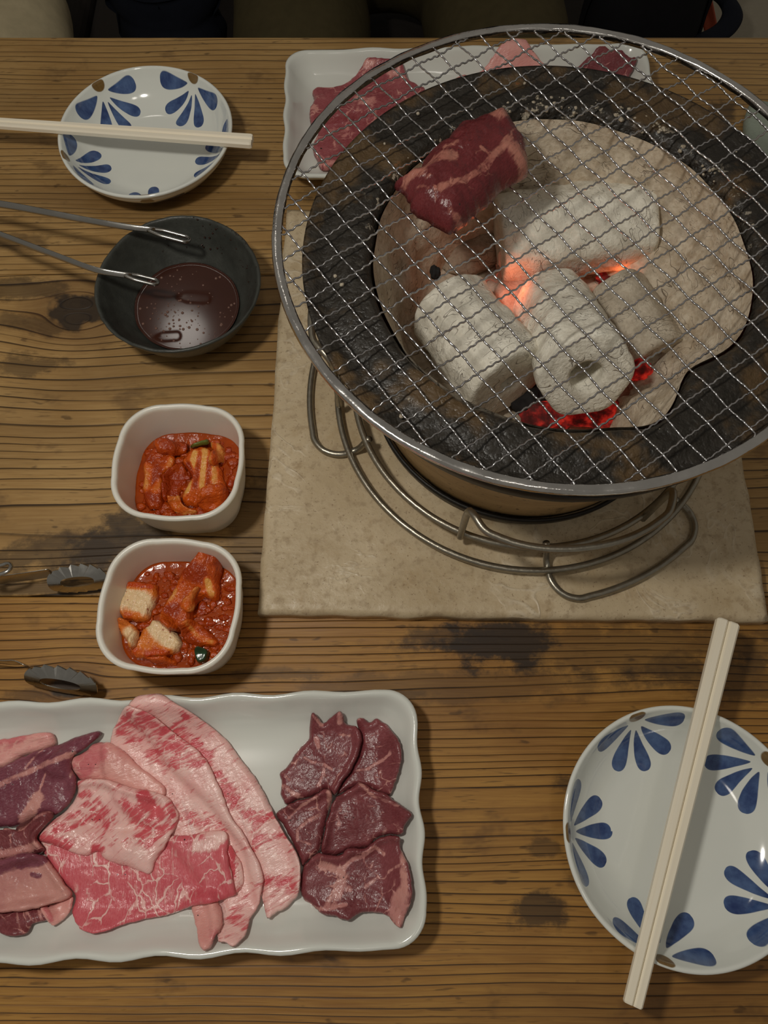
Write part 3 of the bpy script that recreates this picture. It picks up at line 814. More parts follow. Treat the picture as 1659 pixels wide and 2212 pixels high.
def seg_dist(X, Y, ax, ay, bx, by):
    dx, dy = bx - ax, by - ay; L2 = dx * dx + dy * dy + 1e-18
    t = np.clip(((X - ax) * dx + (Y - ay) * dy) / L2, 0, 1)
    return np.hypot(X - ax - t * dx, Y - ay - t * dy)
def slab(name, label, cat, group, px, znom, th, mat, hm, fat=0.2, strokes=(), bumps=(), edge=.0035, amp=.0005, ragged=.0005, N=150, K=34, cen=None, lift=0.0, seed=None, parent=None, sharp=None, base_fn=None, rim=0.0):
    """an irregular slice: px is its outline in the photograph, met with the plane z = znom; it lies on the height field hm"""
    seed = seed if seed is not None else random.uniform(0, 50)
    w = np.array([P(a, b, znom)[:2] for a, b in px])
    o = spline(w, N, True)
    cxy = np.array(P(*cen, znom)[:2]) if cen else o.mean(0)
    out = o - cxy
    for i in range(N):
        rr = np.linalg.norm(out[i]); q = ragged * (nz(o[i][0] * 260, o[i][1] * 260, seed) + .7 * nz(o[i][0] * 700, o[i][1] * 700, seed))
        out[i] *= (rr + q) / rr
    o = cxy + out
    ts = 1 - (np.arange(K + 1) / K) ** 1.15
    X = cxy[0] + ts[:, None] * out[None, :, 0]; Y = cxy[1] + ts[:, None] * out[None, :, 1]
    D = np.full(X.shape, 1e9)
    for i in range(N):
        j = (i + 1) % N; D = np.minimum(D, seg_dist(X, Y, o[i][0], o[i][1], o[j][0], o[j][1]))
    base = hm.get(X, Y) + .00015 if hm is not None else np.full(X.shape, base_fn)
    base = base + lift
    u = np.clip(D / edge, 0, 1); prof = np.sqrt(1 - (1 - u) ** 2)
    bp = np.zeros_like(X)
    QX, QY = Qv(X, Y, base + th * .7)
    for (bx, by, br, dz) in bumps: bp += dz * np.exp(-((QX - bx) ** 2 + (QY - by) ** 2) / (br * br))
    lowb = np.minimum(np.maximum(bp, 0), 1) * 1.0
    nzf = np.array([[nz(X[a, b] * 110, Y[a, b] * 110, seed) + .45 * nz(X[a, b] * 280, Y[a, b] * 280, seed) + .25 * nz(X[a, b] * 700, Y[a, b] * 700, seed) for b in range(N)] for a in range(K + 1)])
    ZT = base + th * prof + bp * (.25 + .75 * prof) + amp * nzf * (.35 + .65 * prof) + rim * np.exp(-(D / .0016) ** 2)
    ZB = base + np.maximum(0, bp) * .55 * (D > -1)
    ZT = np.maximum(ZT, ZB + .0003)
    F = np.full(X.shape, float(fat))
    for pl, hw, val in strokes:
        d = np.full(X.shape, 1e9)
        if len(pl) == 1: d = np.hypot(QX - pl[0][0], QY - pl[0][1])
        for (a, b) in zip(pl, pl[1:]): d = np.minimum(d, seg_dist(QX, QY, a[0], a[1], b[0], b[1]))
        m = np.clip(1.35 - d / hw * .85, 0, 1); m = m * m * (3 - 2 * m)
        F = F * (1 - m) + val * m
    if hm is not None: hm.put(X.ravel(), Y.ravel(), ZT.ravel())
    z0 = float(base.min()); vs = []; at = []; fs = []
    for k in range(K):
        for i in range(N): vs.append((X[k, i] - cxy[0], Y[k, i] - cxy[1], ZT[k, i] - z0)); at.append(F[k, i])
    for k in range(K - 1):
        for i in range(N):
            j = (i + 1) % N; fs.append((k * N + i, k * N + j, (k + 1) * N + j, (k + 1) * N + i))
    vs.append((0, 0, ZT[K].mean() - z0)); at.append(F[K, 0]); c = len(vs) - 1
    for i in range(N): fs.append((c, (K - 1) * N + i, (K - 1) * N + (i + 1) % N))
    ks = list(range(0, K, 4)); b0 = len(vs)
    for k in ks:
        sh = .985 if k == 0 else 1.0
        for i in range(N):
            vs.append(((X[k, i] - cxy[0]) * sh, (Y[k, i] - cxy[1]) * sh, ZB[k, i] - z0)); at.append(F[k, i])
    for q in range(len(ks) - 1):
        for i in range(N):
            j = (i + 1) % N; A = b0 + q * N; B = b0 + (q + 1) * N; fs.append((A + j, A + i, B + i, B + j))
    for i in range(N): fs.append((i, b0 + i, b0 + (i + 1) % N, (i + 1) % N))
    vs.append((0, 0, ZB[K].mean() - z0)); at.append(F[K, 0]); c = len(vs) - 1; A = b0 + (len(ks) - 1) * N
    for i in range(N): fs.append((c, A + (i + 1) % N, A + i))
    ob = mesh(name, vs, fs, mat, parent, loc=(cxy[0], cxy[1], z0), attrs={'fat': at})
    return tag(ob, label, cat, group) if parent is None else ob
def c1(*p): return [(x / 3.95, 1560 + y / 3.95) for x, y in p]
def c2(*p): return [(280 + x / 3.88, 1490 + y / 3.88) for x, y in p]
def c3(*p): return [(560 + x / 3.95, 1500 + y / 3.95) for x, y in p]
def c7(*p): return [(x / 1.728, 1480 + y / 1.728) for x, y in p]
def c5(*p): return [(640 + x / 5.184, 90 + y / 5.184) for x, y in p]
def ms(label, px, th, mat, hm, znom=.010, group=None, **k):
    if mat[:4] in ('dark', 'purp', 'red') and 'strokes' in k: k['strokes'] = [(p_, w_, .5 + (v_ - .5) * .6 if v_ > .5 else v_) for p_, w_, v_ in k['strokes']]
    return slab('meat_slice', label, 'meat', group or 'raw meat slices on the near plate', px, znom, th, MT[mat], hm, **k)
def s1(pl, hw, v, c): return (c(*pl), hw / {c1: 3.95, c2: 3.88, c3: 3.95, c7: 1.728, c5: 5.184}[c], v)
def b_(p, r, dz, c):
    q = c(p)[0]; return (q[0], q[1], r / {c1: 3.95, c2: 3.88, c3: 3.95, c7: 1.728, c5: 5.184}[c], dz)

# dark red cluster, far pieces first
ms('dark red meat slice at the corner of the near plate, partly under two others', c3((830, 225), (890, 208), (945, 240), (1000, 212), (1080, 255), (1140, 320), (1190, 400), (1212, 500), (1195, 640), (1150, 780), (1110, 860), (1000, 830), (900, 790), (800, 800), (680, 860), (640, 850), (780, 640), (850, 480), (860, 350)), .0045, 'dark0', HM_NEAR, fat=.10,
   strokes=[s1(((830, 650), (940, 630), (1000, 590), (1120, 510)), 14, .75, c3), s1(((1190, 430), (1200, 640), (1120, 840)), 14, .35, c3)], bumps=[b_((1080, 450), 120, .0015, c3)])
ms('dark red meat slice with a frilly pink upper tip, beside the corner slice', c3((460, 172), (500, 190), (545, 250), (600, 215), (680, 160), (725, 190), (740, 250), (830, 280), (875, 360), (865, 470), (830, 560), (780, 660), (700, 770), (650, 870), (620, 850), (560, 820), (500, 860), (400, 890), (320, 910), (235, 950), (190, 880), (175, 840), (185, 760), (170, 670), (230, 620), (300, 510), (380, 420), (420, 370), (430, 270)), .0055, 'dark1', HM_NEAR, fat=.10,
   strokes=[s1(((490, 380), (505, 450)), 22, .9, c3), s1(((690, 350), (770, 355)), 14, .7, c3), s1(((390, 540), (450, 580), (540, 590), (620, 640)), 14, .75, c3), s1(((550, 600), (545, 700), (500, 780)), 14, .7, c3), s1(((210, 780), (300, 850), (360, 880)), 22, .75, c3), s1(((690, 165), (690, 240)), 26, .9, c3), s1(((200, 670), (260, 730)), 14, .7, c3), s1(((460, 180), (540, 270)), 16, .75, c3)],
   bumps=[b_((640, 420), 200, .002, c3)])
ms('small dark red meat slice touching the long fatty strip', c3((140, 1020), (215, 960), (320, 910), (420, 890), (510, 840), (570, 805), (625, 840), (620, 920), (590, 1020), (560, 1150), (530, 1300), (510, 1350), (420, 1430), (365, 1470), (340, 1400), (290, 1290), (210, 1130)), .0050, 'dark2', HM_NEAR, fat=.12,
   strokes=[s1(((600, 830), (600, 960)), 26, .85, c3), s1(((250, 1060), (360, 950), (480, 880)), 12, .7, c3), s1(((330, 1240), (330, 1150), (420, 1080), (520, 1020)), 16, .72, c3), s1(((360, 1250), (440, 1280)), 12, .65, c3)])
ms('dark red meat slice with a raised thin fold, middle of the dark cluster', c3((640, 910), (680, 860), (800, 790), (840, 745), (900, 760), (960, 800), (1100, 860), (1190, 930), (1250, 970), (1300, 1030), (1250, 1100), (1210, 1190), (1100, 1200), (1000, 1240), (930, 1310), (830, 1320), (740, 1350), (650, 1380), (530, 1360), (560, 1150), (610, 980)), .0055, 'dark0', HM_NEAR, fat=.08,
   strokes=[s1(((850, 750), (960, 860), (1185, 950)), 18, .62, c3), s1(((690, 1100), (760, 980)), 24, .35, c3), s1(((1090, 1140), (1060, 1190)), 16, .6, c3)], bumps=[b_((800, 1030), 150, .0028, c3), b_((1180, 960), 80, .002, c3)])
ms('largest dark red meat slice with thick fat seam, lowest of its cluster', c3((400, 1440), (500, 1350), (560, 1360), (690, 1370), (770, 1310), (900, 1310), (960, 1270), (1040, 1215), (1190, 1205), (1205, 1300), (1270, 1440), (1300, 1620), (1290, 1760), (1250, 1860), (1210, 1960), (1160, 1950), (1110, 1890), (1000, 1860), (870, 1865), (760, 1915), (640, 1890), (540, 1870), (450, 1800), (370, 1750), (345, 1640), (350, 1540)), .0060, 'dark1', HM_NEAR, fat=.10,
   strokes=[s1(((560, 1460), (690, 1500), (720, 1560), (690, 1660), (640, 1740), (600, 1790)), 46, .85, c3), s1(((700, 1640), (770, 1660)), 30, .8, c3), s1(((720, 1480), (800, 1400), (880, 1380), (990, 1300), (1060, 1360)), 20, .72, c3), s1(((1240, 1350), (1230, 1500), (1240, 1640), (1190, 1740)), 34, .82, c3), s1(((1210, 1720), (1170, 1900)), 80, .95, c3), s1(((1010, 1560), (900, 1640)), 18, .62, c3), s1(((1200, 1450), (1100, 1510)), 14, .7, c3), s1(((390, 1770), (500, 1830), (600, 1820), (740, 1790)), 18, .7, c3)], edge=.0045)
# pink marbled sheets
ms('long curved pink strip with a fat outer edge hanging over the plate rim', c2((80, 130), (150, 75), (270, 45), (340, 70), (430, 130), (560, 210), (690, 310), (820, 430), (930, 580), (1050, 740), (1140, 900), (1210, 1030), (1300, 1200), (1410, 1370), (1440, 1520), (1425, 1700), (1330, 1810), (1200, 1890), (1160, 1905), (1120, 1780), (1100, 1600), (1030, 1400), (930, 1240), (800, 1060), (660, 900), (500, 760), (340, 600), (200, 400), (90, 250), (60, 170)), .0032, 'pink0', HM_NEAR, fat=.80, cen=c2((900, 900))[0], N=200, K=44, lift=.0013,
   strokes=[s1(((400, 330), (560, 470), (660, 600)), 60, .42, c2), s1(((740, 740), (840, 860), (960, 1000), (1080, 1080)), 62, .42, c2), s1(((1100, 1060), (1210, 1050)), 40, .28, c2), s1(((1080, 1260), (1290, 1220)), 34, .42, c2), s1(((1060, 1130), (1060, 1330)), 45, .48, c2), s1(((440, 190), (470, 220)), 26, .25, c2), s1(((1150, 1600), (1350, 1640)), 60, .50, c2)])
ms('broad pink marbled sheet with red streaks lying over the long strip', c2((70, 165), (150, 185), (260, 240), (400, 370), (560, 490), (650, 590), (720, 720), (790, 870), (840, 1020), (900, 1120), (950, 1180), (1020, 1310), (1090, 1440), (1130, 1580), (1115, 1660), (1090, 1800), (1030, 1900), (1000, 2030), (930, 2110), (840, 2080), (780, 2060), (820, 1900), (760, 1750), (560, 1500), (300, 1200), (0, 1000), (-130, 800), (-180, 560), (-150, 380), (-60, 260), (0, 200)), .0024, 'pink1', HM_NEAR, fat=.86, cen=c2((430, 900))[0], N=190, K=48, rim=.0005, lift=.0006,
   strokes=[s1(((0, 250), (120, 260), (240, 360), (400, 480), (560, 560)), 85, .42, c2), s1(((200, 540), (360, 620), (480, 600)), 60, .50, c2), s1(((-60, 330), (60, 420)), 60, .48, c2), s1(((480, 1040), (640, 1100), (720, 1160)), 90, .50, c2), s1(((900, 1900), (980, 1960)), 70, .48, c2)])
ms('small pink curl of meat behind the webbed sheet', c2((800, 1310), (850, 1300), (900, 1390), (940, 1460), (955, 1620), (900, 1700), (840, 1640), (800, 1450)), .0026, 'pink2', HM_NEAR, fat=.52, N=90, K=20, strokes=[s1(((850, 1340), (860, 1560)), 26, .05, c2), s1(((930, 1430), (945, 1620)), 16, .9, c2)])
ms('pale pink scrap of fat poking out below the webbed sheet', c2((510, 1800), (560, 1740), (720, 1740), (790, 1880), (800, 1960), (760, 2030), (730, 2120), (690, 2145), (640, 2110), (590, 2000), (540, 1900)), .0042, 'fat', HM_NEAR, fat=.85, N=90, K=24, strokes=[s1(((700, 2000), (720, 2120)), 40, .5, c2)])
ms('large lean pink slice webbed with fat, lowest and nearest of the pink pile', c7((140, 570), (165, 640), (220, 720), (275, 790), (265, 850), (310, 905), (380, 920), (470, 890), (560, 870), (640, 855), (715, 825), (790, 810), (860, 790), (885, 770), (870, 700), (855, 620), (850, 550), (780, 545), (700, 560), (600, 560), (420, 560), (300, 540), (230, 490)), .0030, 'lattice', HM_NEAR, fat=.22, N=170, K=46, cen=c7((500, 720))[0],
   strokes=[s1(((780, 555), (845, 545), (800, 590), (740, 600)), 24, .85, c7), s1(((590, 680), (680, 640)), 40, .36, c7), s1(((500, 760), (500, 700)), 24, .42, c7), s1(((180, 600), (260, 700), (290, 760)), 16, .45, c7), s1(((560, 800), (700, 770)), 36, .40, c7), s1(((290, 680), (240, 740)), 30, .0, c7)],
   bumps=[b_((250, 690), 70, .0016, c7), b_((640, 700), 160, .0012, c7)])
ms('pale pink folded crest of meat rising over the purple slice', c1((430, 385), (450, 345), (520, 290), (620, 290), (740, 240), (800, 190), (880, 170), (980, 190), (1080, 260), (1200, 380), (1330, 480), (1420, 570), (1380, 640), (1200, 600), (1000, 530), (820, 500), (690, 500), (640, 440), (580, 385), (490, 430), (440, 410)), .0028, 'fat', HM_NEAR, fat=.72, cen=c1((900, 390))[0], N=130, K=30, rim=.0008,
   strokes=[s1(((700, 400), (780, 320), (860, 260)), 90, .25, c1), s1(((1000, 420), (1200, 500)), 60, .95, c1)], bumps=[b_((880, 280), 220, .004, c1), b_((500, 350), 90, .0025, c1)])
ms('crumpled pink slice with a glossy wet patch on top of the pile', c1((655, 510), (720, 490), (860, 485), (1000, 510), (1150, 560), (1200, 570), (1330, 590), (1440, 640), (1500, 720), (1530, 800), (1500, 900), (1440, 1030), (1340, 1180), (1290, 1290), (1200, 1270), (1100, 1230), (970, 1200), (880, 1150), (850, 1100), (740, 1140), (620, 1110), (500, 1060), (330, 1000), (390, 890), (520, 780), (600, 690), (650, 600)), .0030, 'pink2', HM_NEAR, fat=.74, cen=c1((920, 860))[0], N=160, K=42, amp=.0007,
   strokes=[s1(((360, 990), (560, 1060)), 60, .35, c1), s1(((1230, 620), (1300, 760), (1380, 780)), 50, .08, c1), s1(((1150, 780), (1320, 900), (1250, 1000)), 90, .38, c1), s1(((850, 720), (950, 860)), 70, .45, c1), s1(((520, 900), (640, 830), (800, 780)), 60, .42, c1), s1(((700, 620), (760, 600)), 30, .3, c1), s1(((1450, 700), (1480, 900)), 50, .5, c1), s1(((950, 1130), (1200, 1180)), 80, .95, c1), s1(((820, 1080), (870, 1090)), 40, .25, c1)],
   bumps=[b_((1050, 700), 200, .0035, c1), b_((780, 920), 130, -.0018, c1), b_((1320, 720), 70, -.0025, c1), b_((1430, 760), 70, .002, c1), b_((1080, 1080), 130, .003, c1), b_((450, 960), 90, .002, c1), b_((640, 560), 100, .0015, c1)])
# left group
ms('pale pink slice at the upper edge of the plate by its cut-off end', c1((-420, 190), (-200, 150), (0, 150), (180, 120), (330, 95), (455, 95), (470, 190), (350, 250), (200, 290), (20, 390), (-200, 430), (-420, 430)), .0045, 'fat', HM_NEAR, fat=.6, strokes=[s1(((0, 160), (180, 130)), 40, .3, c1)])
ms('long purple-red slice crossed by a pale tendon', c1((-420, 560), (-200, 500), (0, 400), (120, 340), (300, 260), (480, 200), (640, 130), (840, 80), (870, 110), (760, 210), (640, 290), (620, 390), (660, 470), (670, 540), (600, 690), (480, 790), (330, 800), (180, 880), (0, 900), (-200, 900), (-420, 880)), .0062, 'purple', HM_NEAR, fat=.08, cen=c1((200, 560))[0], N=160, K=40,
   strokes=[s1(((-200, 600), (0, 540), (200, 450), (420, 350), (620, 270)), 26, .85, c1), s1(((400, 440), (345, 600)), 10, .9, c1), s1(((335, 640), (280, 740), (220, 840)), 55, .95, c1), s1(((350, 240), (230, 390)), 12, .65, c1), s1(((600, 410), (600, 470)), 12, .6, c1)], edge=.005)
ms('dark red slice with a frilled upper edge below the purple slice', c1((-420, 880), (0, 915), (60, 900), (190, 915), (330, 800), (430, 750), (490, 790), (420, 890), (350, 980), (390, 1090), (250, 1150), (0, 1190), (-200, 1200), (-420, 1200)), .0048, 'dark2', HM_NEAR, fat=.06, strokes=[s1(((-400, 1150), (0, 1130), (200, 1090), (350, 1040)), 38, .85, c1), s1(((0, 905), (190, 915), (330, 805), (440, 760)), 16, .6, c1), s1(((100, 960), (110, 1080)), 10, .6, c1)], bumps=[b_((300, 850), 160, .002, c1)])
ms('striped dark red slice at the lower edge of the plate', c1((-420, 1640), (0, 1610), (150, 1590), (330, 1560), (420, 1590), (440, 1680), (300, 1715), (280, 1780), (200, 1810), (80, 1800), (0, 1770), (-200, 1760), (-420, 1740)), .0045, 'dark2', HM_NEAR, fat=.2, strokes=[s1(((150, 1620), (190, 1800)), 12, .75, c1), s1(((230, 1610), (290, 1700)), 10, .7, c1), s1(((340, 1600), (360, 1680)), 14, .7, c1)])
ms('small pink scrap between the striped slice and the webbed slice', c1((370, 1570), (450, 1550), (540, 1500), (610, 1490), (625, 1520), (600, 1620), (490, 1725), (440, 1710), (400, 1640)), .0032, 'fat', HM_NEAR, fat=.75, N=90, K=20, strokes=[s1(((390, 1580), (440, 1680)), 24, .35, c1)])
ms('thick pink fat slice with a purple upper band between frilled and striped slices', c1((-420, 1200), (0, 1170), (200, 1110), (380, 1130), (440, 1200), (510, 1290), (570, 1380), (630, 1460), (580, 1510), (440, 1550), (250, 1600), (0, 1620), (-200, 1640), (-420, 1640)), .0055, 'purple', HM_NEAR, fat=.95, strokes=[s1(((-300, 1230), (0, 1230), (200, 1180), (350, 1160)), 62, .05, c1), s1(((290, 1300), (350, 1310)), 26, .2, c1)], edge=.005)
# far plate
FG = 'raw meat slices on the far plate'
ms('red marbled slice on the far plate, upper of the two at its open end', c5((170, 470), (230, 420), (400, 420), (560, 370), (720, 270), (800, 225), (1000, 225), (1180, 240), (1270, 340), (1380, 400), (1470, 540), (1460, 600), (1200, 690), (900, 760), (650, 800), (400, 850), (200, 880), (150, 820), (140, 690), (190, 560)), .0060, 'red', HM_FAR, znom=.018, group=FG, fat=.22,
   strokes=[s1(((180, 520), (290, 520), (400, 540)), 16, .7, c5), s1(((160, 750), (230, 770)), 24, .7, c5), s1(((740, 300), (900, 250)), 50, .5, c5), s1(((1050, 370), (1120, 400)), 40, .55, c5)])
ms('red marbled slice on the far plate, lower of the two, below the net rim', c5((230, 1000), (300, 880), (480, 720), (700, 640), (950, 600), (1250, 560), (1450, 560), (1380, 720), (1100, 880), (900, 1020), (700, 1200), (520, 1330), (380, 1390), (280, 1400), (230, 1280), (180, 1150)), .0066, 'red', HM_FAR, znom=.014, group=FG, fat=.26,
   strokes=[s1(((680, 660), (760, 700), (860, 680)), 36, .75, c5), s1(((680, 780), (720, 680)), 16, .7, c5), s1(((540, 1080), (560, 1000)), 26, .75, c5), s1(((400, 1020), (520, 1030)), 40, .55, c5), s1(((300, 1370), (480, 1360)), 20, .6, c5), s1(((420, 1120), (430, 1200)), 10, .7, c5)])
ms('pale pink sheet on the far plate half hidden by the grill', [(935, 190), (962, 172), (1002, 158), (1020, 162), (1060, 142), (1082, 125), (1110, 108), (1128, 112), (1142, 132), (1180, 146), (1212, 150), (1235, 165), (1210, 185), (1100, 205), (1000, 220), (945, 230)], .0040, 'fat', HM_FAR, znom=.013, group=FG, fat=.75, strokes=[(((960, 185), (1080, 165)), 14, .3)], bumps=[(1105, 125, 30, .002)])
ms('dark red slice on the far plate at the far end beyond the grill', [(1228, 152), (1250, 134), (1275, 122), (1292, 115), (1320, 118), (1345, 119), (1374, 133), (1362, 155), (1345, 172), (1320, 185), (1270, 180), (1240, 168)], .0060, 'dark0', HM_FAR, znom=.019, group=FG, fat=.16)

# thick piece on the net
def c9(*p): return [(820 + x / 4.608, 220 + y / 4.608) for x, y in p]
S9 = 4.608
slab('meat_piece', 'thick red meat piece with fat flecks cooking on the grill net', 'meat', None,
     c9((150, 745), (230, 710), (290, 660), (410, 630), (430, 540), (540, 430), (660, 350), (780, 200), (900, 165), (1060, 120), (1160, 90), (1270, 90), (1340, 170), (1390, 260), (1460, 370), (1478, 470), (1495, 590), (1470, 650), (1330, 730), (1200, 820), (1100, 930), (980, 1030), (860, 1140), (720, 1210), (640, 1190), (480, 1090), (330, 1000), (290, 900), (240, 820)), .1560, .0150, MT['grill'], None, base_fn=.1484, fat=.06, edge=.0125, amp=.0011, N=180, K=50, ragged=.0009,
     strokes=[(p_, w_, .5 + (v_ - .5) * .55) for p_, w_, v_ in [(c9((280, 720), (420, 690), (560, 640), (720, 610)), 62 / S9, .92), (c9((420, 720), (470, 800)), 36 / S9, .8), (c9((640, 530), (760, 480)), 24 / S9, .62),
              (c9((1110, 130), (1180, 220), (1270, 110)), 60 / S9, .92), (c9((1280, 480), (1440, 560), (1460, 610)), 80 / S9, .88), (c9((1250, 480), (1120, 600), (980, 750), (800, 850), (600, 910)), 36 / S9, .78),
              (c9((1360, 280), (1300, 350), (1300, 450)), 14 / S9, .65), (c9((1400, 360), (1400, 480)), 12 / S9, .6), (c9((540, 900), (560, 1000)), 14 / S9, .7), (c9((390, 850), (480, 900)), 18 / S9, .7), (c9((680, 1080), (740, 1110), (860, 1120)), 26 / S9, .62), (c9((990, 530), (1080, 600)), 14 / S9, .6)]],
     bumps=[(*c9((560, 660))[0], 26, .0022), (*c9((1200, 150))[0], 22, .0030), (*c9((850, 420))[0], 40, .0012), (*c9((760, 400))[0], 8, -.0016)])

# ------------------------------------------------------------------ black sauce bowl
def black_glaze():
    g = G('matt_black_glaze'); c = g.coord(); n = g.noise(c, 90, 4, .6); n2 = g.noise(c, 600, 2, .5)
    g.p(Base_Color=g.mix(n, sr(40, 41, 38), sr(74, 76, 70)), Roughness=g.sm(.3, .7, n, .30, .48), Specular_IOR_Level=.5); g.bump(n2, .25, .0005); return g.mat
BBX, BBY = -.1325, .3135
bp_ = [(.020, .0022), (.0205, .0), (.0245, .0), (.0255, .0035), (.034, .0105), (.044, .0245), (.0505, .0395), (.0530, .0468), (.0528, .0480), (.0516, .0482), (.0505, .0465), (.0478, .0395), (.0415, .0258), (.032, .0135), (.022, .0078), (.010, .0062)]
bp_ = [(r, z * .86) for r, z in bp_]
bd = spline(bp_, 90)
def notch(a, k):
    t = k / 92.0
    near = max(0, 1 - abs(t - .56) / .28)
    return 1 + near * (.010 * nz(math.cos(a) * 5, math.sin(a) * 5, 2) + .006 * nz(math.cos(a) * 14, math.sin(a) * 14, 5)) + .014 * math.cos(3 * a + 1.1) * near
v_, f_ = lathe([(0, .0022)] + [tuple(p) for p in bd] + [(0, .0060)], 144, fr=notch, fz=lambda a, k: .0009 * nz(math.cos(a) * 4, math.sin(a) * 4, 9) * max(0, 1 - abs(k / 92 - .56) / .25))
tag(mesh('sauce_bowl', v_, f_, black_glaze(), loc=(BBX, BBY, 0)), 'round matt black bowl with an uneven rim holding brown dipping sauce', 'bowl')
def sauce_mat(name, c0, c1_, rough=.06, sc=60, bumpy=.25):
    g = G(name); c = g.coord(); n = g.noise(c, sc, 3, .6); n2 = g.noise(c, 500, 2)
    g.p(Base_Color=g.mix(n, c0, c1_), Roughness=rough, Specular_IOR_Level=.45)
    if bumpy: g.bump(n * .6 + n2 * .3, bumpy, .0006)
    return g.mat
SZ = .0155
v_, f_ = lathe([(0, SZ - .0080), (.024, SZ - .0060), (.0338, SZ - .0010), (.0352, SZ + .0006), (.0347, SZ + .0003), (.0340, SZ + .00005), (.0334, SZ), (.033, SZ), (.031, SZ), (.026, SZ), (.02, SZ), (.01, SZ), (0, SZ)], 96, fr=lambda a, k: 1 + .012 * nz(math.cos(a) * 3, math.sin(a) * 3, 1))
sauce = tag(mesh('dipping_sauce', v_, f_, sauce_mat('soy_sauce', sr(52, 26, 18), sr(70, 38, 28), .09, 40, 0.0), loc=(BBX, BBY, 0)), 'dark brown dipping sauce with small bubbles in the black bowl', 'sauce')
def bubbles(name, pts, mat, parent):
    vs = []; fs = []
    for x, y, z, r in pts:
        bm = bmesh.new(); bmesh.ops.create_icosphere(bm, subdivisions=2, radius=r); o = len(vs)
        vs += [(x + q.co.x, y + q.co.y, z + q.co.z * .8) for q in bm.verts]; bm.verts.index_update(); fs += [tuple(q.index + o for q in f.verts) for f in bm.faces]; bm.free()
    return tag(mesh(name, vs, fs, mat, parent), kind='stuff')
pts = []
for k in range(170):
    a = random.uniform(0, 2 * math.pi); r = .0325 * math.sqrt(random.random())
    x, y = r * math.cos(a), r * math.sin(a)
    if random.random() > (.35 if y > .004 or x < -.024 else .9): continue
    pts.append((x, y, SZ, random.choice([.0003, .0004, .0004, .0005, .0006, .0008, .0010])))
bubbles('bubble', pts, sauce_mat('sauce_bubble', sr(104, 76, 66), sr(140, 110, 98), .05, 60, 0), sauce)
# drops of sauce clinging to the far wall
pts = []
for k in range(70):
    a = R(random.gauss(62, 26)); r = random.uniform(.042, .0520); z = np.interp(r, [.0415, .0478, .0505, .0516], [.0222, .0340, .0400, .0415])
    pts.append((r * math.cos(a) * .993, r * math.sin(a) * .993, z + .0002, random.choice([.0002, .0003, .0004, .0007])))
bubbles('sauce_drop', pts, sauce_mat('sauce_film', sr(40, 24, 18), sr(60, 36, 28), .05, 60, 0), sauce)

# ------------------------------------------------------------------ kimchi bowls
M_MELA = plain('ivory_melamine', sr(236, 231, 217), .28, var=.015, scale=20, Specular_IOR_Level=.5, Subsurface_Weight=.5, Subsurface_Radius=(1.0, .9, .75), Subsurface_Scale=.006)
def kimchi_bowl(cx, cy, rot, a, b, label):
    spec = [(.012, .0012, .016), (.0120, .0, .016), (.0100, .0, .017), (.0072, .0022, .0185), (.0044, .014, .0205), (.0026, .030, .022), (.0012, .0405, .0235), (.0002, .0425, .0240), (.0, .0440, .0242), (.0005, .0452, .0240), (.0016, .0456, .0232), (.0027, .0450, .0222), (.0032, .0438, .0216), (.0035, .041, .0212), (.0046, .028, .0200), (.0062, .014, .0182), (.0086, .0058, .0160), (.0130, .0036, .0125), (.018, .0032, .008)]
    rings = []
    for ins, z, c in spline(spec, 60):
        ins = max(0, ins); rings.append([(x, y, max(z, 0)) for x, y in rrect(a - ins, b - ins, c, lambda q, t: .0011 * math.sin(math.pi * t), 14, 14)])
    v, f = loft(rings); o = mesh('kimchi_bowl', v, f, M_MELA, loc=(cx, cy, 0)); o.rotation_euler.z = rot
    return tag(o, label, 'bowl', 'square white kimchi bowls')
KB1 = (-.1192, .1860, R(-2.5)); KB2 = (-.1158, .1010, R(-4))
kimchi_bowl(*KB1, .0370, .0362, 'square white bowl of shredded kimchi, the one nearer the black bowl')
kimchi_bowl(*KB2, .0374, .0365, 'square white bowl of chunky kimchi, the one nearer the large meat plate')
def kim_mat(name, red, orange, pale, ang, k=.5):
    g = G(name); x, y, z = g.xyz(g.coord()); c, s = math.cos(R(ang)), math.sin(R(ang))
    u = x * c + y * s; w = y * c - x * s
    n = g.noise(g.vec(u * 45, w * 190, z * 90), 1.0, 4, .6, .8); n2 = g.noise(g.vec(x, y, z), 120, 3, .6)
    fa = g.attr('fat')
    f = fa + (n - .5) * 1.1 * k + (n2 - .5) * .5
    col = g.mix(g.sm(.1, .5, f), red, orange); col = g.mix(g.sm(.48, .9, f), col, pale)
    fl = g.sm(.70, .76, g.noise(g.vec(x, y, z), 420, 1)); col = g.mix(fl * .7, col, sr(150, 20, 8))
    n3 = g.noise(g.vec(x, y, z), 480, 3, .6)
    g.p(Base_Color=col, Roughness=.2, Specular_IOR_Level=.5, Subsurface_Weight=.12, Subsurface_Radius=(.6, .2, .05), Subsurface_Scale=.003)
    g.bump(n * .9 + n2 * .5 + n3 * .45, .85, .0022); return g.mat
KR, KO, KP = sr(158, 52, 5), sr(206, 88, 16), sr(230, 166, 84)
M_K = [kim_mat('kimchi_leaf', KR, KO, KP, a_) for a_ in (75, 20, 130)]
M_KW = kim_mat('kimchi_white_stem', sr(190, 66, 14), sr(220, 122, 44), sr(236, 204, 158), 80, .45)
M_KG = plain('green_leek', sr(96, 104, 40), .25, var=.35, scale=200, bump=.4)
M_KGD = plain('dark_green_leek', sr(30, 62, 36), .2, var=.4, scale=160, bump=.4)
M_KS = sauce_mat('kimchi_juice', sr(132, 44, 3), sr(176, 74, 9), .14, 160, .9)
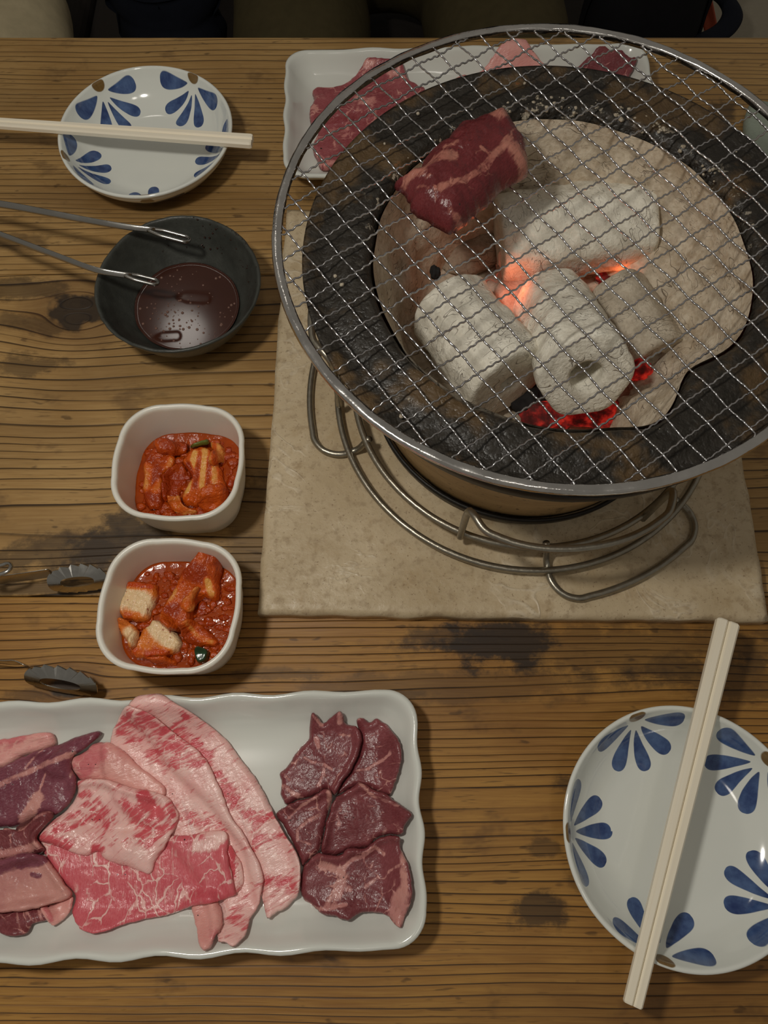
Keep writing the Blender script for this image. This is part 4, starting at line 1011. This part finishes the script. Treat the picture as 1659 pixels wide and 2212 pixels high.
def juice(kb, z, label):
    s = (z / .045)
    a = .0372 - np.interp(z, [.0036, .0058, .014, .028], [.013, .0086, .0062, .0046]); c = np.interp(z, [.0058, .014, .028], [.0155, .0176, .0196])
    rings = []
    for ins, zz in ((.006, -.006), (.003, -.004), (-.0002, .0), (-.0003, .0008), (.0012, .0003), (.004, 0), (.012, .0)):
        rings.append([(x, y, z + zz + .0004 * nz(x * 200, y * 200, z * 50)) for x, y in rrect(a - ins, a * .975 - ins, c - ins * .5, lambda q, t: .0009 * math.sin(math.pi * t), 14, 14)])
    v, f = loft(rings); o = mesh('kimchi_juice', v, f, M_KS, loc=(kb[0], kb[1], 0)); o.rotation_euler.z = kb[2]
    return tag(o, label, 'sauce', None)
JZ1, JZ2 = .0165, .0175
J1 = juice(KB1, JZ1, 'red chilli juice in the square bowl nearer the black bowl')
J2 = juice(KB2, JZ2, 'red chilli juice in the square bowl nearer the large meat plate')
def chilli_bits(par, z, n, seed):
    """pulp of chilli and garlic thickening the juice"""
    rg = random.Random(seed); vs = []; fs = []
    for k in range(n):
        x, y = rg.uniform(-.0285, .0285), rg.uniform(-.0275, .0275)
        if (abs(x) / .029) ** 5 + (abs(y) / .028) ** 5 > .85: continue
        r = rg.choice((.0007, .0010, .0014, .0020, .0026)); sx, sy = rg.uniform(.7, 1.7), rg.uniform(.7, 1.4)
        bm = bmesh.new(); bmesh.ops.create_icosphere(bm, subdivisions=2, radius=r); o = len(vs)
        for v in bm.verts:
            q = 1 + .4 * nz(v.co.x * 900 + k, v.co.y * 900, v.co.z * 900)
            vs.append((x + v.co.x * sx * q, y + v.co.y * sy * q, z + .0001 + v.co.z * .6 * q))
        bm.verts.index_update(); fs += [tuple(v.index + o for v in f.verts) for f in bm.faces]; bm.free()
    tag(mesh('chilli_pulp', vs, fs, M_K[1 if seed % 2 else 2], par, attrs={'fat': [.22] * len(vs)}), kind='stuff')
chilli_bits(J1, JZ1, 300, 3); chilli_bits(J2, JZ2, 260, 4)
def ck(*p): return [(x / 2.676, 820 + y / 2.676) for x, y in p]
HK1 = Height(KB1[0] - .04, KB1[0] + .04, KB1[1] - .04, KB1[1] + .04, JZ1 - .001)
HK2 = Height(KB2[0] - .04, KB2[0] + .04, KB2[1] - .04, KB2[1] + .04, JZ2 - .001)
def kim(name, label, px, th, mat, hm, zn, **k):
    k.setdefault('edge', .0028); k.setdefault('amp', .0010); k.setdefault('ragged', .0010); k.setdefault('N', 84); k.setdefault('K', 22)
    return slab(name, label, 'kimchi', 'kimchi pieces', px, zn, th, mat, hm, **k)
UB, LB = 'the bowl nearer the black bowl', 'the bowl nearer the large meat plate'
kim('kimchi_cabbage', 'dark red kimchi leaf with pale rib at left of the upper kimchi bowl', ck((828, 470), (870, 400), (940, 350), (1010, 400), (1005, 500), (950, 560), (950, 650), (930, 740), (850, 735), (822, 650), (825, 560)), .0055, M_K[2], HK1, .020, fat=.16, strokes=[(ck((850, 520), (838, 620)), 12, .62), (ck((960, 560), (990, 470)), 7, .6), (ck((900, 640), (930, 600)), 9, .55), (ck((940, 380), (980, 400)), 8, .5)])
kim('kimchi_cabbage', 'dark red kimchi shreds in the middle of the upper kimchi bowl', ck((950, 560), (1000, 510), (1060, 470), (1080, 540), (1050, 640), (1000, 690), (950, 700), (940, 640)), .0035, M_K[1], HK1, .019, fat=.12, N=70, K=18, amp=.0014)
kim('kimchi_cabbage', 'broad orange ribbed kimchi leaf filling the upper bowl of the two', ck((1085, 420), (1140, 385), (1200, 385), (1250, 450), (1290, 560), (1315, 640), (1250, 690), (1180, 700), (1120, 730), (1045, 700), (1060, 640), (1100, 560), (1060, 480)), .0070, M_K[0], HK1, .021, fat=.46, strokes=[(ck((1130, 440), (1080, 640)), 7, .95), (ck((1190, 420), (1170, 620)), 7, .9), (ck((1240, 500), (1250, 640)), 7, .72), (ck((1090, 500), (1110, 560)), 8, .1), (ck((1160, 440), (1130, 620)), 5, .2), (ck((1215, 470), (1205, 620)), 5, .22)], amp=.0014)
kim('kimchi_cabbage', 'pale curled kimchi leaf at the far right of the ribbed leaf', ck((1205, 345), (1265, 350), (1295, 400), (1280, 460), (1245, 500), (1210, 480), (1225, 410)), .006, M_K[0], HK1, .023, fat=.72, N=60, K=16, strokes=[(ck((1240, 360), (1240, 480)), 5, .4)])
kim('green_leek', 'green leek strip in the bowl nearer the black bowl', ck((1085, 372), (1140, 345), (1205, 350), (1202, 378), (1130, 398)), .005, M_KG, HK1, .021, N=50, K=12)
kim('kimchi_cabbage', 'orange kimchi shred below the broad ribbed leaf', ck((1160, 660), (1240, 620), (1315, 630), (1300, 700), (1230, 755), (1150, 740)), .006, M_K[1], HK1, .021, fat=.42, N=70, K=18, amp=.0016)
kim('kimchi_cabbage', 'small pale kimchi curl at the near edge of the upper kimchi bowl', ck((975, 690), (1040, 675), (1060, 730), (1140, 760), (1060, 772), (985, 745)), .0045, M_K[1], HK1, .020, fat=.62, N=60, K=16)
kim('kimchi_cabbage', 'small red kimchi scrap at the far side of the upper kimchi bowl', ck((890, 345), (980, 345), (1070, 350), (1080, 400), (1000, 440), (910, 420)), .005, M_K[2], HK1, .021, fat=.25, N=60, K=16)
kim('kimchi_cabbage', 'square white kimchi stem chunk at the left of the lower bowl', ck((670, 1160), (770, 1155), (890, 1175), (905, 1240), (870, 1330), (850, 1385), (780, 1395), (700, 1380), (662, 1270)), .0075, M_KW, HK2, .023, fat=.42, strokes=[(ck((730, 1260), (830, 1300)), 26, .95), (ck((700, 1180), (870, 1190)), 10, .15), (ck((680, 1370), (800, 1370)), 8, .3)])
kim('kimchi_cabbage', 'smooth white kimchi stem chunk at the near side of the lower bowl', ck((760, 1530), (850, 1420), (920, 1380), (1005, 1440), (1045, 1530), (970, 1600), (850, 1620), (770, 1600)), .0080, M_KW, HK2, .022, fat=.46, strokes=[(ck((900, 1430), (1000, 1510)), 22, .95), (ck((790, 1580), (960, 1590)), 12, .2), (ck((830, 1470), (860, 1540)), 12, .45)])
kim('kimchi_cabbage', 'pale orange kimchi piece below the square stem chunk', ck((668, 1390), (740, 1395), (790, 1430), (815, 1490), (770, 1560), (720, 1500), (680, 1450)), .0065, M_KW, HK2, .022, fat=.42, N=70, K=18, strokes=[(ck((750, 1470), (780, 1510)), 14, .88)])
kim('kimchi_cabbage', 'tall orange kimchi leaf leaning against the bowl wall', ck((1030, 1100), (1110, 1030), (1195, 955), (1268, 1020), (1255, 1120), (1240, 1250), (1160, 1240), (1100, 1290), (1080, 1400), (980, 1440), (915, 1390), (915, 1300), (985, 1190)), .0090, M_K[0], HK2, .030, fat=.36, amp=.0014, N=110, K=28, bumps=[(*ck((1200, 1010))[0], 40, .010), (*ck((1130, 1130))[0], 30, .004)], strokes=[(ck((1200, 980), (1230, 1060)), 16, .3), (ck((1100, 1120), (1180, 1150)), 16, .0), (ck((960, 1350), (1000, 1220)), 12, .65), (ck((1210, 1180), (1225, 1240)), 8, .85), (ck((980, 1340), (1010, 1330)), 14, .0)])
kim('kimchi_cabbage', 'small twisted kimchi leaf lying on the tall leaf', ck((1030, 1280), (1085, 1215), (1145, 1188), (1115, 1250), (1092, 1325), (1050, 1322)), .004, M_K[1], HK2, .032, fat=.62, N=60, K=14)
kim('kimchi_cabbage', 'thin kimchi shreds at the right of the lower bowl', ck((1060, 1420), (1120, 1395), (1190, 1430), (1255, 1500), (1245, 1540), (1170, 1540), (1100, 1530), (1050, 1490)), .0055, M_K[1], HK2, .022, fat=.25, N=76, K=20, amp=.0018, strokes=[(ck((1090, 1420), (1150, 1490)), 6, .66), (ck((1170, 1500), (1230, 1520)), 6, .6), (ck((1060, 1400), (1160, 1380)), 6, .5)])
kim('green_leek', 'dark green leek cube near the right wall of the lower bowl', ck((1118, 1572), (1150, 1545), (1202, 1568), (1182, 1624), (1136, 1632)), .0070, M_KGD, HK2, .023, N=50, K=12, edge=.0012, amp=.0002, ragged=.0002)
kim('kimchi_cabbage', 'orange kimchi strand at the near wall of the lower bowl', ck((860, 1622), (960, 1605), (1030, 1635), (950, 1662)), .005, M_K[1], HK2, .020, fat=.4, N=50, K=12)

# ------------------------------------------------------------------ tongs over the black bowl
M_TONG = steel('tong_steel', (.50, .49, .46), .22, .06, 60).mat
def strap(path, wid, thk, name, parent, up=(0, 0, 1), n=70, taper=None):
    """flat steel strap along a path, its broad side standing upright"""
    p = spline(path, n); rings = []
    for i in range(n):
        a = p[max(0, i - 1)]; b = p[min(n - 1, i + 1)]; d = (b - a) / np.linalg.norm(b - a)
        side = np.cross(d, up); side /= np.linalg.norm(side); u = np.cross(side, d)
        w = wid * (taper(i / (n - 1)) if taper else 1.0)
        pts = []
        for k in range(12):
            t = 2 * math.pi * k / 12
            pts.append(tuple(p[i] + side * (math.copysign(abs(math.cos(t)) ** .7, math.cos(t)) * thk / 2) + u * (math.copysign(abs(math.sin(t)) ** .7, math.sin(t)) * w / 2)))
        rings.append(pts)
    v, f = loft(rings); return mesh(name, v, f, M_TONG, parent)
tr = empty('tongs', tuple(P(300, 560, 0)), 'plain steel tongs with slotted rounded tips resting on the rim of the black bowl', 'tongs')
T0 = np.array(tr.location)
hinge = P(-420, 430, .012)
# (pixel, height) along each arm
armA = [P(-90, 432, .040), P(0, 441, .0475), P(100, 459, .0520), P(200, 478, .0535), P(280, 491, .0530), P(335, 497, .0510)]
armB = [P(-90, 476, .040), P(0, 507, .0475), P(110, 548, .0525), P(200, 581, .0535), P(255, 592, .0510), P(285, 596, .0490)]
for arm in (armA, armB):
    path = [hinge - T0] + [q - T0 for q in arm]
    strap(path, .0044, .0015, 'arm', tr, up=(0, .62, .78), taper=lambda t: .85 + .35 * (1 - abs(2 * t - 1)))
def loop_tip(c0, c1, wid, name):
    """rounded slotted tip: an elongated ring standing tilted at the end of an arm"""
    c0 = np.array(c0) - T0; c1 = np.array(c1) - T0; d = c1 - c0; L = np.linalg.norm(d); d /= L
    s = np.cross(d, [0, 0, 1]); s /= np.linalg.norm(s); u = np.cross(s, d)
    wv = (u * .40 + s * .92); wv /= np.linalg.norm(wv)
    pts = []
    h = wid / 2
    for t in np.linspace(0, L - h, 12): pts.append(c0 + d * t - wv * h * min(1, .35 + t / L * 2))
    for a in np.linspace(-80, 80, 11): pts.append(c0 + d * (L - h + h * math.cos(R(a))) + wv * h * math.sin(R(a)))
    for t in np.linspace(L - h, 0, 12): pts.append(c0 + d * t + wv * h * min(1, .35 + t / L * 2))
    v, f = tube(pts, .0012, 8, closed=True)
    return mesh(name, v, f, M_TONG, tr)
loop_tip(P(322, 496, .0515), P(409, 519, .0470), .0072, 'tip')
loop_tip(P(272, 594, .0500), P(341, 611, .0450), .0060, 'tip')
v_, f_ = tube([hinge - T0 + np.array([0, 0, -.010]), hinge - T0 + np.array([0, 0, .010])], .004, 16); mesh('hinge_pin', v_, f_, M_TONG, tr)

# ------------------------------------------------------------------ serrated tongs at the left edge
def leaf_head(c0, c1, hgt, tilt, parent, T, teeth=9):
    """serrated leaf-shaped gripping head with a slot through it, cupped, standing on edge"""
    c0 = np.array(c0) - T; c1 = np.array(c1) - T; d = c1 - c0; L = np.linalg.norm(d); d /= L
    s = np.cross(d, [0, 0, 1]); s /= np.linalg.norm(s); u = np.cross(s, d)
    up = u * math.cos(R(tilt)) + s * math.sin(R(tilt)); sd = s * math.cos(R(tilt)) - u * math.sin(R(tilt))
    n = 96; vs = []; fs = []
    out, inn = [], []
    for i in range(n):
        a = 2 * math.pi * i / n
        x = .5 - .5 * math.cos(a); y = math.sin(a)
        y2 = abs(y) ** .75 * math.copysign(1, y) * (hgt / 2)
        tooth = ((i * teeth * 2 / n) % 1.0)
        k = 1 - .16 * tooth * (1 if .08 < x < .98 else 0)
        out.append((x * L, y2 * k))
        inn.append((.5 * L + (x - .5) * L * .56, y2 * .34))
    def place(p, off):
        x, y = p; cup = (1 - (y / (hgt / 2)) ** 2) * .0045 + math.sin(math.pi * min(1, max(0, x / L))) * .001
        return c0 + d * x + up * y + sd * (cup + off)
    for off in (-.0004, .0004):
        for ring in (out, inn):
            for p in ring: vs.append(place(p, off))
    A, B, C, D = 0, n, 2 * n, 3 * n
    for i in range(n):
        j = (i + 1) % n
        fs += [(A + i, A + j, B + j, B + i), (C + j, C + i, D + i, D + j), (A + j, A + i, C + i, C + j), (B + i, B + j, D + j, D + i)]
    return mesh('head', vs, fs, M_TONG, parent, smooth=False)
sg = empty('serrated_tongs', tuple(P(60, 1340, 0)), 'steel tongs with serrated leaf-shaped heads lying beside the lower kimchi bowl', 'tongs')
T1 = np.array(sg.location)
strap([P(-330, 1330, .013) - T1, P(-180, 1278, .013) - T1, P(0, 1253, .013) - T1, P(60, 1245, .013) - T1, P(114, 1237, .0125) - T1], .0150, .0009, 'arm', sg)
strap([P(-330, 1345, .013) - T1, P(-180, 1408, .013) - T1, P(0, 1430, .013) - T1, P(40, 1431, .013) - T1, P(64, 1441, .0125) - T1], .0150, .0009, 'arm', sg)
leaf_head(P(108, 1252, .0115), P(236, 1240, .0115), .0205, -40, sg, T1)
leaf_head(P(62, 1452, .0105), P(218, 1478, .0105), .0195, -42, sg, T1)
v_, f_ = tube([P(-330, 1337, .004) - T1, P(-330, 1337, .022) - T1], .006, 16); mesh('hinge_pin', v_, f_, M_TONG, sg)
# round tip of a further pair of tongs just inside the left edge
t3 = empty('tongs', tuple(P(-60, 1245, .0)), 'rounded steel tong tip just showing at the left edge beside the serrated tongs', 'tongs')
T0 = np.array(t3.location); tr = t3
strap([P(-260, 1290, .024) - T0, P(-120, 1262, .0290) - T0, P(-30, 1243, .0300) - T0], .006, .0016, 'arm', t3)
loop_tip(P(-42, 1246, .0300), P(24, 1223, .0310), .0070, 'tip')
strap([P(-260, 1290, .024) - T0, P(-200, 1250, .010) - T0, P(-110, 1225, .0045) - T0, P(-50, 1215, .0040) - T0], .006, .0016, 'arm', t3)

# ------------------------------------------------------------------ folded hand towel beyond the grill, at the right edge
M_TOWEL = plain('pale_green_towel', sr(150, 160, 146), .9, var=.1, scale=500, bump=.5)
q = P(1637, 305, .012)
bm = bmesh.new(); bmesh.ops.create_grid(bm, x_segments=40, y_segments=24, size=.5)
tw = []
vs = []; fs = []
rings = []
for ins, z in ((.003, .0), (.0005, .003), (0, .006), (.0003, .0095), (.003, .0122), (.012, .0125), (.025, .0122)):
    rings.append([(x, y, z + (.0012 * nz(x * 40, y * 40) if z > .009 else 0) + (.0006 if z > .009 else 0)) for x, y in rrect(.075 - ins, .035 - ins, .006, lambda s_, t: .0010 * math.sin(t * 9), 20, 5)])
bm.free()
v_, f_ = loft(rings); tw = mesh('hand_towel', v_, f_, M_TOWEL, loc=(q[0] + .064, q[1] - .012, 0)); tw.rotation_euler.z = R(-18)
tag(tw, 'folded pale green-grey hand towel at the edge beyond the grill', 'towel')

# ------------------------------------------------------------------ people, bench and bag beyond the table
M_SKIN = plain('skin', sr(196, 150, 122), .55, var=.06, scale=60)
def cloth(name, col, var=.2): return plain(name, col, .9, var=var, scale=90, bump=.4, Specular_IOR_Level=.15)
M_OLIVE = cloth('olive_trousers', sr(74, 66, 44)); M_NAVY = cloth('navy_jacket', sr(22, 25, 34)); M_BEIGE = cloth('beige_trousers', sr(196, 182, 148)); M_BLACKC = cloth('black_jacket', sr(24, 24, 26))
M_EYE = plain('eye', sr(60, 48, 40), .2, var=.3, scale=60); M_LIP = plain('lips', sr(160, 92, 84), .45, var=.08, scale=60)
M_HAIR = plain('dark_hair', sr(24, 20, 18), .5, var=.3, scale=300)
def person(x, y, label, m_low, m_up, spread=(.08, .10), yaw=0.0, armout=.25, knee_y=-.42):
    """seated figure: one continuous skin, pelvis at the root; trousers, top, skin by region"""
    S = [  # name, parent, pos, radius
        ('pelvis', None, (0, .02, .135), .118), ('waist', 0, (0, .03, .25), .118), ('chest', 1, (0, .03, .42), .140), ('neckbase', 2, (0, .03, .56), .075), ('neck', 3, (0, .015, .63), .052), ('jaw', 4, (0, -.02, .69), .070), ('skull', 5, (0, .005, .78), .092), ('crown', 6, (0, .01, .84), .070)]
    def add(nm, par, pos, rad): S.append((nm, par, pos, rad)); return len(S) - 1
    for s, sp in ((-1, spread[0]), (1, spread[1])):
        h = add('hip', 0, (s * .100, -.012, .100), .092)
        m = add('thigh', h, (s * (.095 + sp) / 1.55, -.22, .092), .080); k = add('knee', m, (s * (sp + .02), knee_y, .085), .062)
        c = add('calf', k, (s * (sp + .02), knee_y - .0, -.10), .055); an = add('ankle', c, (s * (sp + .02), knee_y + .03, -.36), .036)
        add('toe', add('ball', an, (s * (sp + .025), knee_y - .08, -.392), .036), (s * (sp + .03), knee_y - .15, -.400), .026)
        sh = add('shoulder', 2, (s * .185, .03, .50), .066); e = add('elbow', sh, (s * armout, .17, .28), .046); wr = add('wrist', e, (s * (armout + .01), .14, .100), .030)
        ha = add('palm', wr, (s * (armout + .005), .075, .070), .030)
        for q in range(4): add('tip', add('finger', ha, (s * (armout + .024 - q * .014), .020, .058), .009), (s * (armout + .024 - q * .014), -.017 + abs(q - 1.4) * .006, .046), .0075)
        add('thumbtip', add('thumb', wr, (s * (armout - .028), .095, .070), .011), (s * (armout - .040), .060, .056), .0085)
    me = bpy.data.meshes.new('person'); me.from_pydata([p for _, _, p, _ in S], [(i, q) for i, (_, q, _, _) in enumerate(S) if q is not None], [])
    o = bpy.data.objects.new('person', me); COL.objects.link(o)
    sk = o.modifiers.new('skin', 'SKIN'); sk.use_smooth_shade = True
    lay = me.skin_vertices[0].data if len(me.skin_vertices) else None
    if lay is None: me.skin_vertices.new(); lay = me.skin_vertices[0].data
    for i, (_, _, _, r) in enumerate(S): lay[i].radius = (r, r); lay[i].use_root = (i == 0)
    sb = o.modifiers.new('sub', 'SUBSURF'); sb.levels = 3; sb.render_levels = 3
    dg = bpy.context.evaluated_depsgraph_get(); ev = o.evaluated_get(dg); nm = bpy.data.meshes.new_from_object(ev)
    o.modifiers.clear(); o.data = nm; bpy.data.meshes.remove(me)
    for v in nm.vertices:   # cloth folds and the planes of the face
        p = v.co
        if p.z < .55: v.co += Vector((0, 0, 1)) * .006 * nz(p.x * 14, p.y * 14, p.z * 14) + Vector((1, 0, 0)) * .004 * nz(p.x * 20, p.y * 20, p.z * 20 + 4)
        if p.z > .62 and p.y < 0:
            p.y -= .026 * math.exp(-((p.x / .013) ** 2 + ((p.z - .735) / .022) ** 2)); p.y += .010 * math.exp(-(((abs(p.x) - .032) / .014) ** 2 + ((p.z - .762) / .012) ** 2)); p.y -= .007 * math.exp(-((p.x / .024) ** 2 + ((p.z - .693) / .008) ** 2))
    cb = bmesh.new(); cb.from_mesh(nm)   # clean hems, cuffs, collar and shoe tops
    for co, no in (((0, 0, .215), (0, 0, 1)), ((0, 0, .585), (0, 0, 1)), ((0, 0, -.345), (0, 0, 1)), ((0, .115, 0), (0, 1, 0))):
        bmesh.ops.bisect_plane(cb, geom=list(cb.verts) + list(cb.edges) + list(cb.faces), plane_co=co, plane_no=no, dist=1e-5)
    cb.to_mesh(nm); cb.free()
    for m in (m_low, m_up, M_SKIN, M_BLACKC): nm.materials.append(m)
    for p in nm.polygons:
        c = p.center; p.use_smooth = True
        arm = abs(c.x) > armout - .05 and c.y > .115 and c.z > .05 and c.z < .62
        if c.z > .585: mi = 2
        elif abs(c.x) > armout - .05 and c.y <= .115 and c.y > -.07 and c.z < .16 and c.z > .02: mi = 2
        elif c.z < -.345: mi = 3
        elif c.z > .215 or arm: mi = 1
        else: mi = 0
        p.material_index = mi
    o.location = (x, y, -.269); o.rotation_euler.z = yaw
    tag(o, label, 'person')
    bm = bmesh.new(); bmesh.ops.create_uvsphere(bm, u_segments=28, v_segments=16, radius=.104)
    for v in bm.verts:
        v.co.x *= .92; v.co.z *= .98
        if v.co.y < -.02 and v.co.z < .045: v.co.y = max(v.co.y, -.055)
        v.co *= 1 + .04 * nz(v.co.x * 30, v.co.y * 30, v.co.z * 30)
    hm_ = bpy.data.meshes.new('hair'); bm.to_mesh(hm_); bm.free(); hm_.materials.append(M_HAIR)
    for p in hm_.polygons: p.use_smooth = True
    h = bpy.data.objects.new('hair', hm_); link(h, o, (0, .026, .80))
    fr = min(v.co.y for v in nm.vertices if .75 < v.co.z < .775 and abs(v.co.x) < .045)
    def blob(name, c, r, m):
        b = bmesh.new(); bmesh.ops.create_icosphere(b, subdivisions=3, radius=1.0)
        for v in b.verts: v.co = Vector((v.co.x * r[0], v.co.y * r[1], v.co.z * r[2]))
        e = bpy.data.meshes.new(name); b.to_mesh(e); b.free(); e.materials.append(m)
        for q in e.polygons: q.use_smooth = True
        link(bpy.data.objects.new(name, e), o, c)
    for sx in (-1, 1):
        blob('eye', (sx * .032, fr + .014, .762), (.013, .009, .0065), M_EYE); blob('eyebrow', (sx * .033, fr + .008, .784), (.017, .006, .003), M_HAIR)
        blob('ear', (sx * .082, .010, .750), (.010, .020, .032), M_SKIN)
    blob('lips', (0, fr + .008, .693), (.022, .009, .006), M_LIP)
    return o
person(.005, .985, 'person in olive trousers and dark top seated at the far side of the table', M_OLIVE, M_NAVY, (.055, .105), 0.0, .245)
person(-.600, .985, 'person in beige trousers and black jacket seated at the far left corner', M_BEIGE, M_BLACKC, (.09, .115), R(12), .240)

bench = empty('bench', (0, 1.02, -.70), 'long bench with dark and pale grey cushions behind the far table edge', 'bench')
M_CUSHD = plain('dark_brown_cushion', sr(40, 33, 27), .85, var=.1, scale=200, bump=.3)
M_CUSH = plain('grey_cushion', sr(150, 142, 124), .85, var=.08, scale=200, bump=.3)
for x0, x1 in ((-1.2, -.4), (-.395, .395), (.4, 1.2)):
    c_ = bevel_box('cushion', x0, x1, -.22, .25, .36, .425, .018, M_CUSH if x0 > 0 else M_CUSHD, bench, seg=4)
    if x0 > 0: c_['label'] = 'pale grey bench cushion'
bevel_box('seat_frame', -1.2, 1.2, -.21, .25, .30, .358, .004, m_leg, bench)
for sx in (-1.1, 1.04): 
    for sy in (-.19, .17): bevel_box('leg', sx, sx + .06, sy, sy + .06, 0, .30, .003, m_leg, bench)

def bag_mesh(a, b, h, seed, fold=0.0):
    rings = []
    for t in np.linspace(0, 1, 40):
        e = math.sin(math.pi * min(max(t, .0), 1.0)) ** .35 if 0 < t < 1 else .72
        r = rrect(a * (.72 + .28 * e), b * (.65 + .35 * e), .05, None, 16, 8)
        k_ = 1 + fold * abs(math.sin(t * 9.0 + seed))
        rings.append([(x * k_ * (1 + (.05 + fold) * nz(x * 9, y * 9, t * 4 + seed)), y * k_ * (1 + (.08 + fold) * nz(x * 9 + 5, y * 9, t * 4 + seed)), t * h + .008 * nz(x * 12, y * 12, t * 5)) for x, y in r])
    return loft(rings)
bagt = empty('shoulder_bag', (.302, .858, -.2725), 'black bag with a looped carrying strap on the bench at the far right', 'bag')
v_, f_ = bag_mesh(.070, .040, .16, 3); mesh('bag_body', v_, f_, M_BLACKC, bagt)
s_ = spline([(P(px_, py_, -.20) - np.array([.302, .858, -.2725])) for px_, py_ in ((1440, -30), (1500, -34), (1556, -10), (1582, 26), (1570, 58), (1538, 80), (1490, 96))], 60)
v_, f_ = tube(s_, .0125, 8, flat=.35); mesh('strap', v_, f_, M_NAVY, bagt)
fo = bevel_box('orange_folder', -.008, .008, -.0035, .0035, 0, .105, .002, plain('orange_card', sr(176, 74, 40), .6, var=.08))
fo.location = tuple(P(1540, 84, -.255)); fo.rotation_euler = (R(-42), R(-30), R(0))
tag(fo, 'orange-red folder edge beside the bag strap', 'folder')
coat = bag_mesh(.058, .042, .140, 9, .13)
o = mesh('folded_coat', *coat, M_NAVY, loc=(-.246, .850, -.271)); tag(o, 'navy folded coat on the bench between the two seated people', 'coat')
